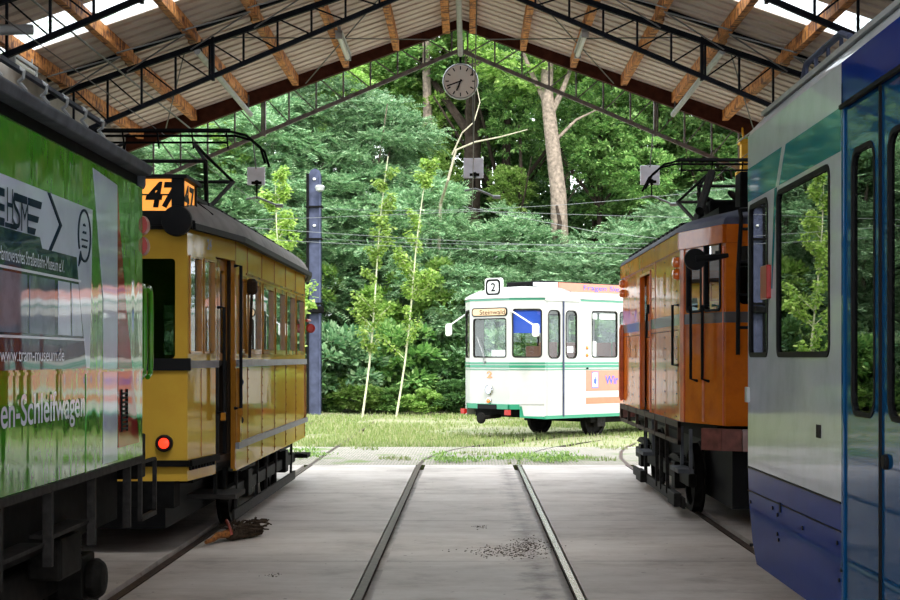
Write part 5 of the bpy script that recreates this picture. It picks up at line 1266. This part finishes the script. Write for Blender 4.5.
mbb.tube([(X(448,Y_),Y_,z0_(160,Y_)-0.6),(X(456,Y_),Y_,z0_(150,Y_)),(X(475,Y_),Y_,z0_(142,Y_)),(X(500,Y_),Y_,z0_(137,Y_)),(X(528,Y_),Y_+.3,z0_(128,Y_))],0.04,8,0.012)
mbb.tube([(X(452,Y_),Y_,z0_(155,Y_)),(X(462,Y_),Y_,z0_(133,Y_)),(X(474,Y_),Y_,z0_(122,Y_)),(X(480,Y_),Y_+.4,z0_(100,Y_)),(X(477,Y_),Y_+.6,z0_(84,Y_))],0.025,8,0.01)
mbb.tube([(X(448,Y_),Y_,z0_(160,Y_)-0.6),(X(440,Y_),Y_+1,z0_(200,Y_)),(X(430,Y_),Y_+2.5,-0.2)],0.04,8,0.06)
tag(mbb.build('dead_branch','bark_pale',smooth=True),'bare pale dead branch arching beside the middle hanging plate','branch')
# bluish robinia thicket, mainly left of centre
rob = 'bluish-green feathery-leaved tree in the thicket before the woodland'
for (px,y,h,s1,mt) in ((150,47,8.5,1.0,'leaf_blue'),(205,46,8.0,1.05,'leaf_blue'),(262,47,9.3,1.0,'leaf_blue'),(322,48,10.2,0.95,'leaf_blue'),(378,48,9.3,0.9,'leaf_blue'),(425,47,6.8,0.85,'leaf_blue'),(100,48,8,1.0,'leaf_mid'),(50,47,8,1.1,'leaf_blue'),(-5,46,8,1.1,'leaf_mid')):
    x = X(px,y); cr = [(R1,mt,(0,0,h-1.2),(s1*0.85,0.8)),(R2,mt,(rngv.uniform(-.7,.7),-0.5,h-3.6),(s1*0.95,0.85)),(R1,mt,(rngv.uniform(-.6,.6),0.2,h-6.0),(s1*0.95,0.8))]
    if px in (150,205,322): cr.append((B2,'leaf_bright',(0.6,-0.3,h-0.2),(0.45,0.35)))
    if px in (262,378,425,322): cr.append((S2m,'leaf_bright',(rngv.uniform(-1,1),-1.6,rngv.uniform(2.2,4.0)),(1.1,1.3)))
    tree('feathery_tree', x, y, h-1, 0.10, 'bark', cr, rob, 'feathery-leaved trees left of the clock', lean=rngv.uniform(-.05,.05))
rob2 = 'bluish-green feathery bush behind the white tram'
for (px,y,h,s1) in ((470,46,4.6,0.75),(507,47,5.8,0.8),(535,45.5,3.9,0.7),(585,45.5,4.9,0.85),(625,46,5.3,0.8),(665,46,5.8,0.9),(715,47,6.5,1.0),(770,47,7.0,1.0),(830,47,7.0,1.1)):
    x = X(px,y); cr = [(R1,'leaf_blue',(0,0,h-1.3),(s1,0.75)),(R2,'leaf_blue',(0.2,-0.3,h-3.2),(s1,0.8))]
    tree('feathery_bush', x, y, h-1.5, 0.07, 'bark', cr, rob2, 'feathery bushes behind the white tram', cat='bush')
# green mid-storey on the right
mid = 'mid-green leafy tree to the right of the pale trunk'
for (px,y,h,s1,mt) in ((600,49,10.5,0.62,'leaf_mid'),(632,50,12,0.7,'leaf_bright'),(660,49,9.4,0.62,'leaf_mid'),(700,49,11,0.75,'leaf_mid'),(745,50,10,0.9,'leaf_dark'),(800,49,11,1.0,'leaf_mid'),(860,49,11,1.1,'leaf_mid')):
    x = X(px,y); cr = [(B1,mt,(0,0,h-1.5),(s1,0.6)),(B2,'leaf_mid',(0.5,0.4,h-3.6),(s1,0.55))]
    tree('leafy_tree', x, y, h-1, 0.12, 'bark_dark', cr, mid, 'leafy trees on the right', forks=5)
tree('leafy_tree', X(520,48.5), 48.5, 9, 0.10, 'bark_dark', [(B2,'leaf_mid',(0,0.2,9.3),(0.55,0.55)),(B1,'leaf_bright',(-0.4,0,6.8),(0.35,0.35))], 'leafy tree between the clock and the pale trunk')
# low shrubs along the edge of the grass
sh = 'low leafy shrub at the edge of the grass'
for i in range(30):
    x = -12.5+0.86*i+rngv.uniform(-.3,.3); y = 43.0+rngv.uniform(-.7,.9)
    sz = rngv.uniform(0.55,1.0)
    if abs(x-MXx+0.1) < 1.15: y = 43.9
    mt = ('leaf_mid','leaf_bright','leaf_mid','leaf_bright','leaf_dark')[i%5]
    me = (S1m,S2m)[i%2]
    e = tree('shrub', x, y, 0, 0, '', [(me,mt,(0,0,0.62*sz),(sz*1.05,sz*0.85))], sh, 'low shrubs along the grass edge', cat='shrub')
sh2 = 'taller shrub in the second row of the thicket edge'
for i in range(16):
    x = -12+1.6*i+rngv.uniform(-.4,.4); y = 44.3+rngv.uniform(-.3,.6); sz = rngv.uniform(1.2,1.6); mt = ('leaf_mid','leaf_dark','leaf_blue')[i%3]
    tree('shrub', x, y, 0, 0, '', [((S1m,S2m)[i%2],mt,(0,0,sz*0.95),(sz,sz*1.0))], sh2, 'taller shrubs behind the low ones', cat='shrub')
# slender saplings in front
def sapling(px0,py0,px1,py1,y,label,seed,mat='leaf_sapling',n=2200,w=0.65):
    rng = random.Random(seed); s = F/y; a = Vector((X(px0,y),y,-0.05)); b = Vector((X(px1,y),y-0.2,pz(py1,s)))
    e = empty('sapling',(a.x,a.y,0),0,label,'sapling'); m = MB(); pts = [a+(b-a)*t+Vector((0.05*math.sin(6*t),0,0)) for t in [i/9 for i in range(10)]]
    m.tube(pts,0.032,7,0.010); br = []
    for k in range(26):
        t = rng.uniform(0.22,1.0); p = a+(b-a)*t; ang = rng.uniform(0,2*PI); L = w*(1.1-t)*rng.uniform(0.6,1.2)+0.15
        q = p+Vector((math.cos(ang)*L*0.8,math.sin(ang)*L*0.6,L*0.75)); m.tube([p,q],0.012,5,0.005); br.append((p,q))
    m.build('stem','birch',e,smooth=True); mb = MB()
    for k in range(n):
        p,q = br[k%26]; c = p.lerp(q,rng.uniform(0.25,1.1))+rnd(rng)*0.10; d = rnd(rng); d.z = -abs(d.z)*0.6; leafquad(mb,c,d.normalized(),(Vector((0,0,1))+rnd(rng)*0.6).normalized(),rng.uniform(0.09,0.15),rng.uniform(0.07,0.1))
    mb.build('foliage',mat,e)
sapling(362,392,389,157,40.5,'slender young sapling, left of two in front of the thicket',1)
sapling(396,390,428,168,41,'slender young sapling, right of two, leaning to the right',2,w=0.9)
sapling(289,0,277,172,35,'young sapling hidden partly behind the yellow tram roof',3,n=2600,w=1.0)
# grass: one countless growth
rng = random.Random(5); mb = MB()
for i in range(60000):
    y = 22.75+21*rng.random()**1.05; x = rng.uniform(-0.215,0.20)*y + (rng.uniform(-3,3) if rng.random()<0.2 else 0)
    if y < 27.2:
        k = math.sin(x*1.7+1)*math.sin(y*2.3)+0.6*math.sin(x*4.1+y*1.3)
        if k < 1.0: continue
    else:
        k = math.sin(x*0.9+y*0.3)+math.sin(y*1.1-x*.5)
        if k < -0.3 and rng.random() < 0.85: continue
    h = rng.uniform(0.03,0.10)*(0.8 if y<27 else 1.0); a = rng.uniform(0,PI); w_ = 0.007+0.0003*y; dx,dy = math.cos(a)*w_, math.sin(a)*w_; lx_,ly_ = rng.uniform(-.04,.04), rng.uniform(-.04,.04)
    o = len(mb.v); mb.v += [(x-dx,y-dy,-0.03),(x+dx,y+dy,-0.03),(x+lx_,y+ly_,h)]; mb.f.append((o,o+1,o+2))
tag(mb.build('grass','grassblade'),'short patchy grass outside the hall between floor and trees','grass',kind='stuff')
rng = random.Random(8); mb = MB()
for px,py in [(rng.uniform(300,330),rng.uniform(449,463)) for _ in range(6)]+[(rng.uniform(520,625),rng.uniform(456,463)) for _ in range(10)]+[(rng.uniform(430,515),rng.uniform(456,463)) for _ in range(8)]:
    y = F*EYE/(py-VY); x = X(px,y); 
    if min(abs(x-t-sx*GA/2) for t in (0,3.15,-3.15) for sx in (-1,1)) < 0.12: continue
    for k in range(90):
        d = rnd(rng); d.z = abs(d.z)+0.3; leafquad(mb,Vector((x+rng.gauss(0,.13),y+rng.gauss(0,.13),rng.uniform(0,.05))),d.normalized(),Vector((0,0,1)),rng.uniform(.04,.09),.03)
tag(mb.build('weeds','leaf_bright'),'leafy weeds sprouting between the cobbles at the floor edge','weeds',kind='stuff')

# ------------------------------------------------------------ debris
dx_, dy_ = X(233,13.2), 13.3
r = empty('debris_bundle',(dx_,dy_,0),0,'dark matted root bundle with orange end and red strap lying on the concrete','debris')
rng = random.Random(4)
d0 = Vector((X(206,12.95),12.95,0.03)); d1 = Vector((X(260,13.75),13.75,0.06)); ax = (d1-d0)
mb = MB()
for k in range(60):
    t = 0.42+0.5*rng.random(); c = d0+ax*t+Vector((rng.gauss(0,.02),rng.gauss(0,.04),abs(rng.gauss(0.045,.04)))); pts=[c]
    dd = rnd(rng)
    for j in range(4): dd = (dd+rnd(rng)*0.7+ax.normalized()*0.25).normalized(); dd.z*=0.5; c = c+dd*0.045; c.z=max(0.012,min(0.14,c.z)); pts.append(c.copy())
    mb.tube(pts,0.013,5,0.006)
for k in range(5):
    t = 0.47+0.1*k; c = d0+ax*t; mb.lathe([(0.02,0.0),(0.06,0.01),(0.075,0.04),(0.05,0.08),(0.015,0.10)],9,Matrix.Translation((c.x+rng.uniform(-.02,.02),c.y+rng.uniform(-.03,.03),0.004)) @ Matrix.Rotation(rng.uniform(0,3),4,'Z') @ Matrix.Diagonal((1.2,0.8,1,1)))
mb.build('matted_roots','litter',r,smooth=False)
mb = MB(); mb.tube([d0+Vector((0,0,.0)),d0+ax*0.10+Vector((0.01,0.01,.012)),d0+ax*0.22+Vector((-.01,0,.03)),d0+ax*0.32+Vector((0.01,0,.03)),d0+ax*0.45+Vector((0,0,.03))],0.018,7,0.042); mb.build('rotten_wood','rust',r,smooth=True)
mb = MB(); p = d0+ax*0.42; mb.tube([p+Vector((-.03,0.02,0.14)),p+Vector((0,-.03,.10)),p+Vector((.03,-.06,.02))],0.014,6); mb.build('strap','redtape',r)
for (px,py,n,sx,sy,lb) in ((505,552,420,0.30,0.16,'patch of dark crumbled dirt beside the bright rail'),(530,546,300,0.20,0.25,'scattered dirt against the bright rail'),(480,527,30,0.08,0.05,'small clump of dirt in the middle track'),(272,575,25,0.06,0.05,'small dark clump on the floor before the debris bundle')):
    y = F*EYE/(py-VY); x = X(px,y); mb = MB()
    for k in range(n):
        a = rng.uniform(0.002,0.008); cx_,cy2 = x+rng.gauss(0,sx/2), y+rng.gauss(0,sy*1.2)
        mb.lathe([(a*0.6,0.0),(a,a*0.5),(a*0.5,a)],5,Matrix.Translation((cx_,cy2,0.0)) @ Matrix.Rotation(rng.uniform(0,3),4,'Z') @ Matrix.Diagonal((rng.uniform(.8,2.2),1,0.6,1)))
    tag(mb.build('dirt_crumbs','litter'),lb,'dirt',kind='stuff')
